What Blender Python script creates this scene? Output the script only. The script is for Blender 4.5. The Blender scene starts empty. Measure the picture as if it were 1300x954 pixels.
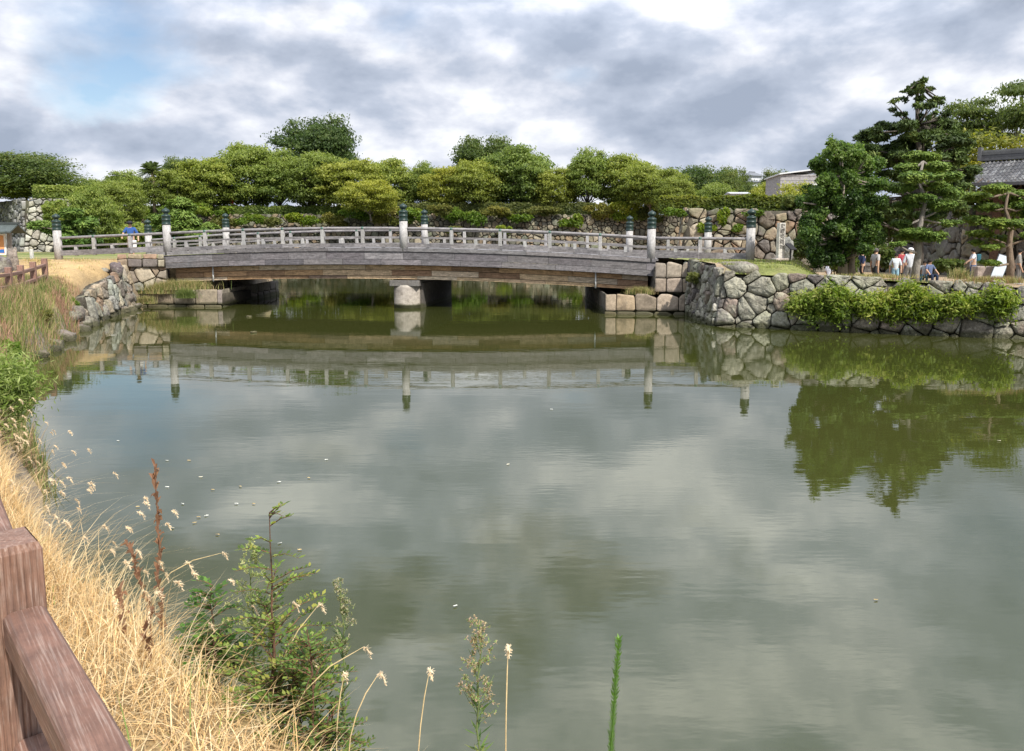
import bpy, math, random
import numpy as np
from mathutils import Vector, Matrix, noise
R = math.radians
sc = bpy.context.scene
COL = sc.collection
F = 1000.0
PITCH = R(7.24)
CAMZ = 3.0
sp, cp = math.sin(PITCH), math.cos(PITCH)

def ray(px, py):
    u = (px - 650) / F; v = -(py - 432) / F
    return Vector((u, cp + v * sp, -sp + v * cp))
def at(px, py, Y):
    d = ray(px, py); return Vector((0, 0, CAMZ)) + d * (Y / d.y)
def gnd(px, py, z):
    d = ray(px, py); return Vector((0, 0, CAMZ)) + d * ((z - CAMZ) / d.z)

# ---------------------------------------------------------------- materials
MAT = {}
def nodes_of(name):
    m = bpy.data.materials.new(name); m.use_nodes = True
    nt = m.node_tree; nt.nodes.clear()
    out = nt.nodes.new('ShaderNodeOutputMaterial')
    MAT[name] = m
    return m, nt, out
class NT:
    def __init__(s, nt): s.nt = nt
    def n(s, t, **k):
        x = s.nt.nodes.new(t)
        for a, b in k.items():
            if a.startswith('_'): setattr(x, a[1:], b)
            else: x.inputs[a.replace('__', ' ')].default_value = b
        return x
    def l(s, a, b): s.nt.links.new(a, b)
def mixc(g, fac, a, b, mode='MIX'):
    m = g.n('ShaderNodeMix', _data_type='RGBA', _blend_type=mode)
    def put(i, v):
        if hasattr(v, 'links'): g.l(v, m.inputs[i])
        elif isinstance(v, (int, float)): m.inputs[i].default_value = v
        else: m.inputs[i].default_value = (*v, 1) if len(v) == 3 else v
    put(0, fac); put(6, a); put(7, b)
    return m.outputs[2]
def ramp(g, src, stops):
    r = g.n('ShaderNodeValToRGB'); g.l(src, r.inputs[0])
    e = r.color_ramp.elements
    while len(e) < len(stops): e.new(0.5)
    for x, (p, c) in zip(e, stops):
        x.position = p; x.color = (c, c, c, 1) if isinstance(c, (int, float)) else (*c, 1)
    return r.outputs[0]
def noise_n(g, co, scale, detail=4, rough=.55, dist=0.0):
    t = g.n('ShaderNodeTexNoise', Scale=scale, Detail=detail, Roughness=rough, Distortion=dist)
    g.l(co, t.inputs['Vector']); return t.outputs[0]
def scaled(g, co, s):
    m = g.n('ShaderNodeMapping'); g.l(co, m.inputs[0]); m.inputs[3].default_value = s
    return m.outputs[0]

def mat_attr(name, rough=.85, nscale=6.0, namt=.5, bump=.3, bscale=30.0, stretch=(1,1,1), spec=.3, lichen=None, dist=.02, tide=False):
    """Principled surface whose colour is the mesh's own per-piece colour, broken up by noise."""
    m, nt, out = nodes_of(name); g = NT(nt)
    p = g.n('ShaderNodeBsdfPrincipled', Roughness=rough); p.inputs['Specular IOR Level'].default_value = spec
    g.l(p.outputs[0], out.inputs[0])
    a = g.n('ShaderNodeVertexColor', _layer_name='Col')
    tc = g.n('ShaderNodeTexCoord'); co = scaled(g, tc.outputs['Object'], stretch)
    n1 = noise_n(g, co, nscale, 6, .65)
    k = ramp(g, n1, [(.25, 1 - namt), (.75, 1 + namt * .6)])
    c = mixc(g, 1.0, a.outputs[0], k, 'MULTIPLY')
    if lichen:
        for (lc, ls, lo, hi, am) in lichen:
            n2 = noise_n(g, tc.outputs['Object'], ls, 5, .6)
            f = ramp(g, n2, [(lo, 0.0), (hi, am)])
            c = mixc(g, f, c, lc)
    if tide:     # wet, algae-stained band at the waterline
        gp = g.n('ShaderNodeNewGeometry'); sx_ = g.n('ShaderNodeSeparateXYZ'); g.l(gp.outputs['Position'], sx_.inputs[0])
        ma = g.n('ShaderNodeMath', _operation='MULTIPLY_ADD'); g.l(noise_n(g, gp.outputs['Position'], 3.0, 4), ma.inputs[0]); ma.inputs[1].default_value = -.28; g.l(sx_.outputs[2], ma.inputs[2])
        c = mixc(g, ramp(g, ma.outputs[0], [(.0, .85), (.09, 0.0)]), c, (.055, .055, .025))
    c = mixc(g, 1.0, c, ramp(g, noise_n(g, tc.outputs['Object'], bscale*1.7, 4, .7), [(.3,.72),(.7,1.22)]), 'MULTIPLY')
    g.l(c, p.inputs['Base Color'])
    n3 = noise_n(g, co, bscale, 5, .6)
    b = g.n('ShaderNodeBump', Strength=bump, Distance=dist); g.l(n3, b.inputs['Height'])
    g.l(b.outputs[0], p.inputs['Normal'])
    return m

mat_attr('stone', .9, 7, .6, 1.0, 11, lichen=[((.35,.35,.26), 1.6, .52, .64, .6), ((.38,.36,.31), 9, .58, .68, .45), ((.07,.06,.05), 3.1, .54, .68, .7)], dist=.07, tide=True)
mat_attr('stone_far', .9, 1.5, .5, .6, 4, lichen=[((.12,.15,.06), .5, .55, .75, .5)], dist=.1)
mat_attr('block', .9, 6, .45, .6, 25, lichen=[((.10,.08,.06), 2.5, .5, .7, .6), ((.33,.31,.25), 4, .6, .75, .5)], dist=.03, tide=True)
mat_attr('wood_grey', .75, 3, .6, .5, 6, stretch=(.5, 6, 6), dist=.02, lichen=[((.12,.12,.125), 1.3, .5, .75, .6)])
mat_attr('wood_brown', .85, 3, .7, .5, 8, stretch=(.6, 6, 6), dist=.02)
mat_attr('wood_post', .75, 4, .35, .5, 8, stretch=(6, 6, .6), dist=.01)
mat_attr('bronze', .45, 6, .4, .2, 30, spec=.5)
mat_attr('plain', .8, 8, .12, .1, 40)
mat_attr('bark', .95, 5, .55, .9, 16, stretch=(1, 1, .35), dist=.04)
mat_attr('cloth', .95, 9, .15, .2, 40)
mat_attr('tile', .6, 5, .4, .3, 20, spec=.4)
mat_attr('soil', .95, 1.2, .4, .7, 9, dist=.06, lichen=[((.30,.22,.12), .35, .5, .6, .5)])
mat_attr('straw', .8, 3, .25, .0, 10)

def mat_leaf(name, trans=.35, rough=.55, spec=.35, vary=1.0):
    m, nt, out = nodes_of(name); g = NT(nt)
    a = g.n('ShaderNodeVertexColor', _layer_name='Col')
    p = g.n('ShaderNodeBsdfPrincipled', Roughness=rough); p.inputs['Specular IOR Level'].default_value = spec
    t = g.n('ShaderNodeBsdfTranslucent')
    oi = g.n('ShaderNodeObjectInfo')
    kr = g.n('ShaderNodeValToRGB'); g.l(oi.outputs['Random'], kr.inputs[0]); ee = kr.color_ramp.elements; ee.new(.5)
    for q_,(p_,c_) in zip(ee,[(0,(.78,.86,.9)),(.5,(1.0,1.0,.95)),(1,(1.28,1.16,.95))]): q_.position=p_; q_.color=(*c_,1)
    c = mixc(g, vary, a.outputs[0], kr.outputs[0], 'MULTIPLY')
    g.l(c, p.inputs['Base Color'])
    h = g.n('ShaderNodeHueSaturation', Saturation=1.1, Value=1.25); g.l(c, h.inputs['Color']); g.l(h.outputs[0], t.inputs[0])
    x = g.n('ShaderNodeMixShader', Fac=trans); g.l(p.outputs[0], x.inputs[1]); g.l(t.outputs[0], x.inputs[2])
    g.l(x.outputs[0], out.inputs[0])
mat_leaf('leaf', .5); mat_leaf('needle', .2, .6, .25); mat_leaf('blade', .3, .7, .25, 0.0)

def mat_grooved(name='fence_wood', rot=0.0, st=(60,60,4)):
    """Reddish brown grooved recycled-timber fence."""
    m, nt, out = nodes_of(name); g = NT(nt)
    p = g.n('ShaderNodeBsdfPrincipled', Roughness=.7); g.l(p.outputs[0], out.inputs[0])
    a = g.n('ShaderNodeVertexColor', _layer_name='Col')
    tc = g.n('ShaderNodeTexCoord')
    n = noise_n(g, scaled(g, tc.outputs['Object'], (1, 1, 1)), 9, 6, .7)
    mr = g.n('ShaderNodeMapping'); g.l(tc.outputs['Object'], mr.inputs[0]); mr.inputs[2].default_value = (0,0,rot)
    n2 = noise_n(g, scaled(g, mr.outputs[0], st), 2, 6, .65)
    n4 = noise_n(g, scaled(g, mr.outputs[0], tuple(q*.3 for q in st)), 2, 4, .6)
    k = ramp(g, n, [(.3, .6), (.7, 1.25)])
    c = mixc(g, 1.0, a.outputs[0], k, 'MULTIPLY')
    c = mixc(g, ramp(g, n2, [(.5, 0.0), (.7, .55)]), c, (.42, .33, .28))
    c = mixc(g, ramp(g, n2, [(.28, .75), (.45, 0.0)]), c, (.09, .05, .04))
    c = mixc(g, ramp(g, n4, [(.5, 0.0), (.66, .6)]), c, (.13, .085, .07))
    g.l(c, p.inputs['Base Color'])
    b = g.n('ShaderNodeBump', Strength=.8, Distance=.004); g.l(n2, b.inputs['Height']); g.l(b.outputs[0], p.inputs['Normal'])
mat_grooved(); mat_grooved('fence_rail', math.radians(-129), (70,70,70) if False else (3,90,90))

def mat_water():
    m, nt, out = nodes_of('water'); g = NT(nt)
    p = g.n('ShaderNodeBsdfPrincipled', Roughness=.015); p.inputs['IOR'].default_value = 1.55
    p.inputs['Specular IOR Level'].default_value = .7
    tc = g.n('ShaderNodeTexCoord'); co = tc.outputs['Object']
    nb = noise_n(g, co, .09, 3, .5)
    c = mixc(g, ramp(g, nb, [(.35, 0.0), (.65, 1.0)]), (.034, .041, .009), (.046, .049, .013))
    g.l(c, p.inputs['Base Color'])
    w1 = noise_n(g, scaled(g, co, (.55, 1.5, 1)), 1.1, 3, .5)
    w2 = noise_n(g, scaled(g, co, (.8, 2.4, 1)), 5.5, 2, .5)
    pm = ramp(g, noise_n(g, scaled(g, co, (.05, .14, 1)), 1.0, 3, .55), [(.42, .08), (.62, 1.0)])
    q = g.n('ShaderNodeMath', _operation='MULTIPLY'); g.l(w2, q.inputs[0]); g.l(pm, q.inputs[1])
    q2 = g.n('ShaderNodeMath', _operation='MULTIPLY', ); g.l(q.outputs[0], q2.inputs[0]); q2.inputs[1].default_value = .30
    s = g.n('ShaderNodeMath', _operation='ADD'); g.l(w1, s.inputs[0]); g.l(q2.outputs[0], s.inputs[1])
    b = g.n('ShaderNodeBump', Strength=.5, Distance=.005); g.l(s.outputs[0], b.inputs['Height'])
    g.l(b.outputs[0], p.inputs['Normal']); g.l(p.outputs[0], out.inputs[0])
mat_water()

# ---------------------------------------------------------------- mesh helpers
class MB:
    def __init__(s): s.v = []; s.f = []; s.c = []
    def add(s, verts, faces, col):
        o = len(s.v); s.v.extend([tuple(p) for p in verts])
        for f in faces: s.f.append(tuple(i + o for i in f))
        if len(verts) == 0: return
        if isinstance(col, list): s.c.extend(col)
        else: s.c.extend([col] * len(verts))
    def box(s, c, size, col, rz=0, taper=1.0, M=None, bev=0.0):
        x, y, z = size[0]/2, size[1]/2, size[2]/2
        if bev <= 0:
            V = [Vector((sx*x*(taper if k else 1), sy*y*(taper if k else 1), (z if k else -z))) for k in (0,1) for sx, sy in ((-1,-1),(1,-1),(1,1),(-1,1))]
            Fc = [(3,2,1,0),(4,5,6,7),(0,1,5,4),(1,2,6,5),(2,3,7,6),(3,0,4,7)]
        else:
            b = min(bev, x*.9, y*.9, z*.9)
            ring = lambda k, zz: [Vector((sx*(x-k), sy*(y-k), zz)) for sx, sy in ((-1,-1),(1,-1),(1,1),(-1,1))]
            rings = [ring(b,-z), ring(0,-z+b), ring(0,z-b), ring(b,z)]
            # octagonal corners
            def oct_(k, zz):
                o = []
                for sx, sy in ((-1,-1),(1,-1),(1,1),(-1,1)):
                    a = Vector((sx*(x-k-b), sy*(y-k), zz)); c2 = Vector((sx*(x-k), sy*(y-k-b), zz))
                    o += [c2, a] if sx*sy > 0 else [a, c2]
                return o
            rr = [oct_(b*.7,-z), oct_(0,-z+b), oct_(0,z-b), oct_(b*.7,z)]
            V = sum(rr, []); Fc = [tuple(reversed(range(8))), tuple(range(24,32))]
            for i in range(3):
                for j in range(8): Fc.append((i*8+j, i*8+(j+1)%8, (i+1)*8+(j+1)%8, (i+1)*8+j))
        T = M if M is not None else (Matrix.Translation(c) @ Matrix.Rotation(rz, 4, 'Z'))
        s.add([T @ p for p in V], Fc, col)
    def beam(s, a, b, w, h, col, up=Vector((0,0,1))):
        a, b = Vector(a), Vector(b); d = (b - a); L = d.length; d /= L
        side = d.cross(up)
        if side.length < 1e-4: side = Vector((1,0,0))
        side.normalize(); u = side.cross(d)
        V = []
        for p in (a, b):
            for i, j in ((-1,-1),(1,-1),(1,1),(-1,1)): V.append(p + side*i*w/2 + u*j*h/2)
        s.add(V, [(3,2,1,0),(4,5,6,7),(0,1,5,4),(1,2,6,5),(2,3,7,6),(3,0,4,7)], col)
    def tube(s, pts, rad, col, n=8, cap=True):
        pts = [Vector(p) for p in pts]; V = []; prev = None
        for i, p in enumerate(pts):
            d = (pts[min(i+1, len(pts)-1)] - pts[max(i-1, 0)])
            if d.length < 1e-6: d = Vector((0,0,1))
            d.normalize()
            if prev is None:
                sd = d.cross(Vector((0,1,.1))); 
                if sd.length < .05: sd = d.cross(Vector((1,0,0)))
            else: sd = prev - d * prev.dot(d)
            sd.normalize(); prev = sd; up = d.cross(sd)
            r = rad[i] if isinstance(rad, (list, tuple)) else rad
            for k in range(n):
                a = 2*math.pi*k/n; V.append(p + sd*math.cos(a)*r + up*math.sin(a)*r)
        Fc = []
        for i in range(len(pts)-1):
            for k in range(n): Fc.append((i*n+k, i*n+(k+1)%n, (i+1)*n+(k+1)%n, (i+1)*n+k))
        if cap:
            Fc.append(tuple(reversed(range(n)))); Fc.append(tuple(range((len(pts)-1)*n, len(pts)*n)))
        s.add(V, Fc, col)
    def lathe(s, c, prof, col, n=20, cols=None):
        V = []; C = []
        for i, (r, z) in enumerate(prof):
            for k in range(n):
                a = 2*math.pi*k/n; V.append(Vector(c) + Vector((math.cos(a)*r, math.sin(a)*r, z))); C.append(cols[i] if cols else col)
        Fc = [(i*n+k, i*n+(k+1)%n, (i+1)*n+(k+1)%n, (i+1)*n+k) for i in range(len(prof)-1) for k in range(n)]
        Fc.append(tuple(reversed(range(n)))); Fc.append(tuple(range((len(prof)-1)*n, len(prof)*n)))
        s.add(V, Fc, C)
    def build(s, name, mat, parent=None, smooth=False, origin=None):
        me = bpy.data.meshes.new(name)
        v = s.v if origin is None else [(a-origin[0], b-origin[1], c-origin[2]) for a, b, c in s.v]
        me.from_pydata(v, [], s.f)
        at_ = me.color_attributes.new('Col', 'FLOAT_COLOR', 'POINT')
        arr = np.ones((len(s.v), 4), np.float32); arr[:, :3] = np.array(s.c, np.float32).reshape(-1, 3)
        at_.data.foreach_set('color', arr.ravel())
        if smooth: me.polygons.foreach_set('use_smooth', [True]*len(me.polygons))
        me.materials.append(MAT[mat] if isinstance(mat, str) else mat)
        me.update()
        return link(name, me, parent, origin)

def link(name, data, parent=None, origin=None):
    o = bpy.data.objects.new(name, data); COL.objects.link(o)
    if parent is not None: o.parent = parent
    if origin is not None: o.location = origin
    return o
def tag(o, label=None, cat=None, group=None, kind=None):
    if label: o['label'] = label
    if cat: o['category'] = cat
    if group: o['group'] = group
    if kind: o['kind'] = kind
    return o
def empty(name, loc=(0,0,0), rz=0, **k):
    o = link(name, None); o.location = loc; o.rotation_euler = (0,0,rz); o.empty_display_size = .2
    return tag(o, **k) if k else o
def copy_tree(o, parent=None):
    c = o.copy(); COL.objects.link(c)
    if parent is not None: c.parent = parent
    for ch in list(o.children): copy_tree(ch, c)
    return c
def jit(c, a, rnd=random):
    k = 1 + rnd.uniform(-a, a); return (c[0]*k*(1+rnd.uniform(-a,a)*.15), c[1]*k, c[2]*k*(1+rnd.uniform(-a,a)*.2))

def quads_mesh(name, V, C, mat, nper=4, faces=None):
    """V (n,nper,3) C (n,3): fast mesh of many small faces."""
    n = V.shape[0]
    me = bpy.data.meshes.new(name)
    me.vertices.add(n*nper); me.vertices.foreach_set('co', V.astype(np.float32).ravel())
    fl = faces if faces is not None else [tuple(range(nper))]
    base = (np.arange(n)*nper)
    loops = []; starts = []; totals = []
    per = sum(len(f) for f in fl)
    L = np.empty((n, per), np.int32); o = 0; st = []; tt = []
    for f in fl:
        for j, i in enumerate(f): L[:, o+j] = base + i
        st.append(o); tt.append(len(f)); o += len(f)
    me.loops.add(n*per); me.loops.foreach_set('vertex_index', L.ravel())
    me.polygons.add(n*len(fl))
    S = (np.arange(n)*per)[:, None] + np.array(st)[None, :]
    me.polygons.foreach_set('loop_start', S.astype(np.int32).ravel())
    me.polygons.foreach_set('loop_total', np.tile(np.array(tt, np.int32), n))
    a = me.color_attributes.new('Col', 'FLOAT_COLOR', 'POINT')
    arr = np.ones((n, nper, 4), np.float32); arr[:, :, :3] = C[:, None, :]
    a.data.foreach_set('color', arr.ravel())
    me.materials.append(MAT[mat]); me.update(calc_edges=True); me.validate()
    return me

def unit(a): return a / (np.linalg.norm(a, axis=-1, keepdims=True) + 1e-9)

def leaf_cloud(rs, clumps, n, size, cols, up=.35, aspect=1.9, flat=.5, shell=(.55,1.05), under=.35):
    """Small diamond leaves on and in flattened clumps. clumps: list of (centre, (rx,ry,rz), tone)."""
    cen = np.array([c[0] for c in clumps]); rad = np.array([c[1] for c in clumps]); ton = np.array([c[2] for c in clumps])
    w = rad[:,0]*rad[:,1] + .3*rad[:,0]*rad[:,2]; idx = rs.choice(len(clumps), n, p=w/w.sum())
    d = unit(rs.normal(size=(n,3))); fl = (d[:,2] < 0) & (rs.rand(n) > under); d[fl,2] *= -1
    r = rs.uniform(shell[0], shell[1], n)
    lump = 1 + .22*np.sin(d[:,0]*5+idx) * np.cos(d[:,1]*6+idx*1.7)
    P = cen[idx] + d*rad[idx]*(r*lump)[:,None]
    nor = unit(d*.7 + rs.normal(size=(n,3))*flat + np.array([0,0,up]))
    t1 = unit(np.cross(nor, rs.normal(size=(n,3)))); t2 = np.cross(nor, t1)
    s = size*rs.uniform(.6,1.3,n)[:,None]
    a = t1*s*.5*aspect**.5; b = t2*s*.5/aspect**.5
    V = np.stack([P-a, P-b, P+a, P+b], 1)
    cols = np.array(cols)
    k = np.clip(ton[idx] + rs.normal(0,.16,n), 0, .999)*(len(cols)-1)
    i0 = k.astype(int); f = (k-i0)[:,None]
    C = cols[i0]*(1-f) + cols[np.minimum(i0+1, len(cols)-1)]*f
    return V, C*rs.uniform(.8,1.2,n)[:,None]

def blades(rs, base, h, lean, w, C, seg=4, droop=1.0):
    """Curved grass blades. base (n,3), h (n), lean (n,2) horizontal displacement at the tip as fraction of h."""
    n = len(base); L = np.concatenate([lean, np.zeros((n,1))], 1)
    side = unit(np.cross(L + rs.normal(0,.3,(n,3)), np.array([0,0,1.0])))
    pts = []
    for k in range(seg+1):
        t = k/seg
        zz = h*(t - .35*droop*t**2.5*np.linalg.norm(lean, axis=1)**.8)
        c = base + L*(h*(t**1.8))[:,None] + np.stack([np.zeros(n), np.zeros(n), zz], 1)
        ww = (w*(1-t**1.5)*.5)[:,None]
        if k < seg: pts += [c - side*ww, c + side*ww]
        else: pts.append(c)
    V = np.stack(pts, 1)
    fl = [(2*k, 2*k+1, 2*k+3, 2*k+2) for k in range(seg-1)] + [(2*seg-2, 2*seg-1, 2*seg)]
    return V, C, fl, c
# ---------------------------------------------------------------- stone walls
def clip_poly(poly, a, b, c):
    out = []
    for i in range(len(poly)):
        p, q = poly[i], poly[(i+1) % len(poly)]
        fp = a*p[0] + b*p[1] - c; fq = a*q[0] + b*q[1] - c
        if fp <= 0: out.append(p)
        if (fp < 0) != (fq < 0) and abs(fp-fq) > 1e-12:
            t = fp/(fp-fq); out.append((p[0]+(q[0]-p[0])*t, p[1]+(q[1]-p[1])*t))
    return out

def stones(mb, P0, P1, z0, zt0, zt1, size, pal, seed, batter=.12, flip=1, jx=.38, gap=.045, bulge=.12, chaikin=True, rough=.35, squash=.72, backcol=(.055,.048,.036), ragged=0.0, thick=None, c0=0, c1=0):
    """Dry stone facing between two ground points: irregular rounded stones, each its own bulge and tone, over a dark core."""
    rn = random.Random(seed)
    P0 = Vector((P0[0], P0[1], 0)); P1 = Vector((P1[0], P1[1], 0)); L = (P1-P0).length; u = (P1-P0)/L
    nrm = Vector((u.y, -u.x, 0))*flip
    Hm = max(zt0, zt1) - z0
    def W(s, t, d): return P0 + u*s + Vector((0,0,z0+t)) + nrm*(d - batter*t)
    pts = []; row = 0; t = 0; rh = size*squash
    while t < Hm + rh*.5:
        s = rn.uniform(-.5, 0)*size
        while s < L + size:
            w = size*rn.choice([.55,.8,1,1.2,1.5]) if rough > .2 else size*rn.uniform(.85,1.2)
            pts.append((s+w/2, t+rh/2+rn.uniform(-1,1)*rh*jx)); s += w
        t += rh
    # small fillers
    if rough > .2:
        for _ in range(int(len(pts)*.6)): pts.append((rn.uniform(0,L), rn.uniform(0,Hm)))
    wt = [(rn.uniform(-.5,1)*size*.62)**2*(1 if rn.random()<.6 else -1)*(1 if rough>.2 else .05) for _ in pts]
    cell = size*2.2; grid = {}
    for i, p in enumerate(pts): grid.setdefault((int(p[0]//cell), int(p[1]//cell)), []).append(i)
    topv = lambda s: zt0 + (zt1-zt0)*s/L - z0
    for i, p in enumerate(pts):
        if p[1] > topv(min(max(p[0],0),L)) + (rn.uniform(-ragged, ragged) if ragged else size*.3): continue
        poly = [(p[0]-size*1.6,p[1]-size*1.2),(p[0]+size*1.6,p[1]-size*1.2),(p[0]+size*1.6,p[1]+size*1.2),(p[0]-size*1.6,p[1]+size*1.2)]
        gx, gy = int(p[0]//cell), int(p[1]//cell)
        for ax in (-1,0,1):
            for ay in (-1,0,1):
                for j in grid.get((gx+ax,gy+ay), ()):
                    if j == i: continue
                    q = pts[j]; a, b = q[0]-p[0], q[1]-p[1]
                    b2 = b*1.0
                    c = a*(p[0]+q[0])/2 + b2*(p[1]+q[1])/2 + (wt[i]-wt[j])/2
                    poly = clip_poly(poly, a, b2, c)
                    if len(poly) < 3: break
        poly = clip_poly(poly, -1, c0, 0); poly = clip_poly(poly, 1, c1, L) if len(poly) > 2 else poly
        if len(poly) < 3: continue
        poly = poly = clip_poly(poly, 0, -1, 0)
        sl = (zt1-zt0)/L; poly = clip_poly(poly, -sl, 1, zt0-z0 + rn.uniform(-.5,.6)*ragged) if len(poly) > 2 else poly
        if len(poly) < 3: continue
        A = sum(poly[k][0]*poly[(k+1)%len(poly)][1]-poly[(k+1)%len(poly)][0]*poly[k][1] for k in range(len(poly)))/2
        if abs(A) < size*size*.03: continue
        if chaikin:
            q = []
            for k in range(len(poly)):
                a, b = poly[k], poly[(k+1)%len(poly)]
                e_ = rn.uniform(.04,.13); jx_ = rn.uniform(-1,1)*size*.03*(1 if rough>.2 else .2)
                q += [(a[0]*(1-e_)+b[0]*e_, a[1]*(1-e_)+b[1]*e_), ((a[0]+b[0])/2+jx_,(a[1]+b[1])/2+jx_), (a[0]*e_+b[0]*(1-e_), a[1]*e_+b[1]*(1-e_))]
            poly = q
        n = len(poly); cx = sum(a for a,_ in poly)/n; cy = sum(b for _,b in poly)/n
        r = math.sqrt(abs(A)/math.pi); s0 = max(.6, 1-gap*.5/r*(1+rn.random()*.8)); 
        tx, ty = rn.uniform(-1,1)*rough*.5, rn.uniform(-1,1)*rough*.4; off = rn.uniform(-.5,.5)*bulge*(1 if rough>.2 else .25)
        bl = bulge*min(1.3, r/size*2)
        V = []
        for sc_, dp in ((1.0,-bl*1.6),(1.0,-bl*.1),(.95,bl*.30),(.66,bl*.42)):
            for (a, b) in poly:
                ja = rn.uniform(-1,1)*r*.05*(1 if rough>.2 else .2)
                x, y = cx+(a-cx)*s0*sc_+ja, cy+(b-cy)*s0*sc_+ja*.7
                V.append(W(x, y, dp + off + ((x-cx)*tx + (y-cy)*ty)*(0 if dp < -bl else 1) + (rn.uniform(-.34,.34)*bl if dp>0 else 0)*(1 if rough>.2 else .3)))
        V.append(W(cx, cy, bl*.44+off))
        Fc = [(k*n+j, k*n+(j+1)%n, (k+1)*n+(j+1)%n, (k+1)*n+j) for k in range(3) for j in range(n)] + [(3*n+j, 3*n+(j+1)%n, 4*n) for j in range(n)]
        if flip < 0: Fc = [tuple(reversed(f)) for f in Fc]
        mb.add(V, Fc, jit(rn.choice(pal), .22, rn))
    # dark core behind the joints
    th = thick or .8
    c = [W(0,0,-bulge*1.2), W(L,0,-bulge*1.2), W(L-c1*topv(L),topv(L)-.2,-bulge*1.2), W(c0*topv(0),topv(0)-.2,-bulge*1.2)]
    d = [p - nrm*th for p in c[:2]] + [c[2]-nrm*th, c[3]-nrm*th]
    mb.add(c+d, [(0,1,2,3),(3,2,6,7),(1,0,4,5),(0,3,7,4),(2,1,5,6),(5,4,7,6)], backcol)

PAL_GREY = [(.30,.29,.25),(.24,.23,.20),(.34,.34,.28),(.20,.19,.17),(.27,.24,.19),(.36,.33,.27),(.17,.16,.15)]
PAL_GREEN = [(.29,.28,.21),(.24,.22,.18),(.33,.32,.24),(.18,.16,.145),(.28,.25,.21),(.35,.33,.27),(.26,.21,.17)]
PAL_WARM = [(.36,.29,.20),(.30,.23,.17),(.25,.21,.17),(.38,.33,.25),(.22,.19,.17),(.33,.22,.15)]
PAL_FAR = [(.27,.24,.18),(.20,.18,.14),(.33,.29,.22),(.16,.15,.12),(.30,.23,.16),(.24,.24,.19)]
PAL_BLOCK = [(.40,.33,.25),(.34,.27,.20),(.30,.25,.20),(.38,.29,.20)]

def wall_obj(name, panels, mat, label, cat, smooth=True):
    mb = MB()
    for p in panels: stones(mb, **p)
    return tag(mb.build(name, mat, smooth=smooth), label, cat)

# near right: corner, front facing the moat, shaded return
C0 = (7.0, 27.4); C1 = (16.8, 23.2)
wall_obj('moat_wall', [
    dict(P0=C0, P1=(21, 21.4), z0=-.35, zt0=1.98, zt1=1.50, size=.66, pal=PAL_GREEN, seed=11, batter=.14, jx=.4, bulge=.13, gap=.024, ragged=.12, c0=.14),
    dict(P0=(7.0, 33.4), P1=C0, z0=-.35, zt0=2.25, zt1=1.98, size=.55, pal=PAL_GREEN, seed=5, batter=.14, bulge=.13, gap=.024, ragged=.06, c1=.14),
], 'stone', 'low mossy rubble stone wall with squared corner rising from the water below the pines', 'stone wall')

# abutments of the bridge
def blocks(mb, P0, P1, z0, z1, size, seed, batter=.02, pal=PAL_BLOCK, depth=3, **k):
    a = dict(size=size, pal=pal, seed=seed, batter=batter, jx=.05, gap=.03, bulge=.035, rough=.08, squash=.62, chaikin=True, thick=depth); a.update(k)
    stones(mb, P0, P1, z0, z1, z1, **a)
mb = MB()
blocks(mb, (3.75,31.9), (7.0,31.7), -.3, .12, .75, 3)
blocks(mb, (3.8,32.0), (7.0,31.8), .12, .84, .85, 4, squash=.8)
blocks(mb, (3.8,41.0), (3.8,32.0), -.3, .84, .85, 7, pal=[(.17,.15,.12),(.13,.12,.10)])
blocks(mb, (5.9,32.6), (7.2,32.4), .84, 2.12, .62, 9, squash=1.0, depth=1.5)
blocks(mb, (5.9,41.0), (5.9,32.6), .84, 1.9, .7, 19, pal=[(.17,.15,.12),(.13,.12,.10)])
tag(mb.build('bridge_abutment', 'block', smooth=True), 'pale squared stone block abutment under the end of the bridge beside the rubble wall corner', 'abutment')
mb = MB()
blocks(mb, (-17.2,35.7), (-13.0,35.3), -.3, .10, .9, 13)
blocks(mb, (-17.1,35.8), (-13.05,35.4), .10, .80, 1.0, 14, squash=.75, pal=PAL_WARM)
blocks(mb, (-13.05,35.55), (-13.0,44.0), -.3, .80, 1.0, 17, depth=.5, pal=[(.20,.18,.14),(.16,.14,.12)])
blocks(mb, (-20.0,34.6), (-15.7,35.9), .70, 1.85, .8, 15, jx=.2, rough=.25, bulge=.07, pal=PAL_WARM+PAL_GREY[:2])
blocks(mb, (-17.6,35.25), (-15.7,35.75), 1.78, 2.38, .6, 16, jx=.1, bulge=.05, pal=PAL_WARM, depth=1)
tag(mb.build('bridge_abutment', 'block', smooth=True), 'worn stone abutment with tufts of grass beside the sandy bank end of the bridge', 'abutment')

wall_obj('bank_wall', [dict(P0=(-14.95,28.3), P1=(-16.7,35.2), z0=-.3, zt0=1.15, zt1=1.9, size=.72, pal=PAL_WARM+PAL_WARM+PAL_GREY[:3], seed=64, batter=.2, bulge=.10, gap=.03, ragged=.1, thick=.9, flip=1)],
  'stone', 'tumbled rough stones facing the sandy bank between fence end and abutment', 'stone wall')
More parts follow.
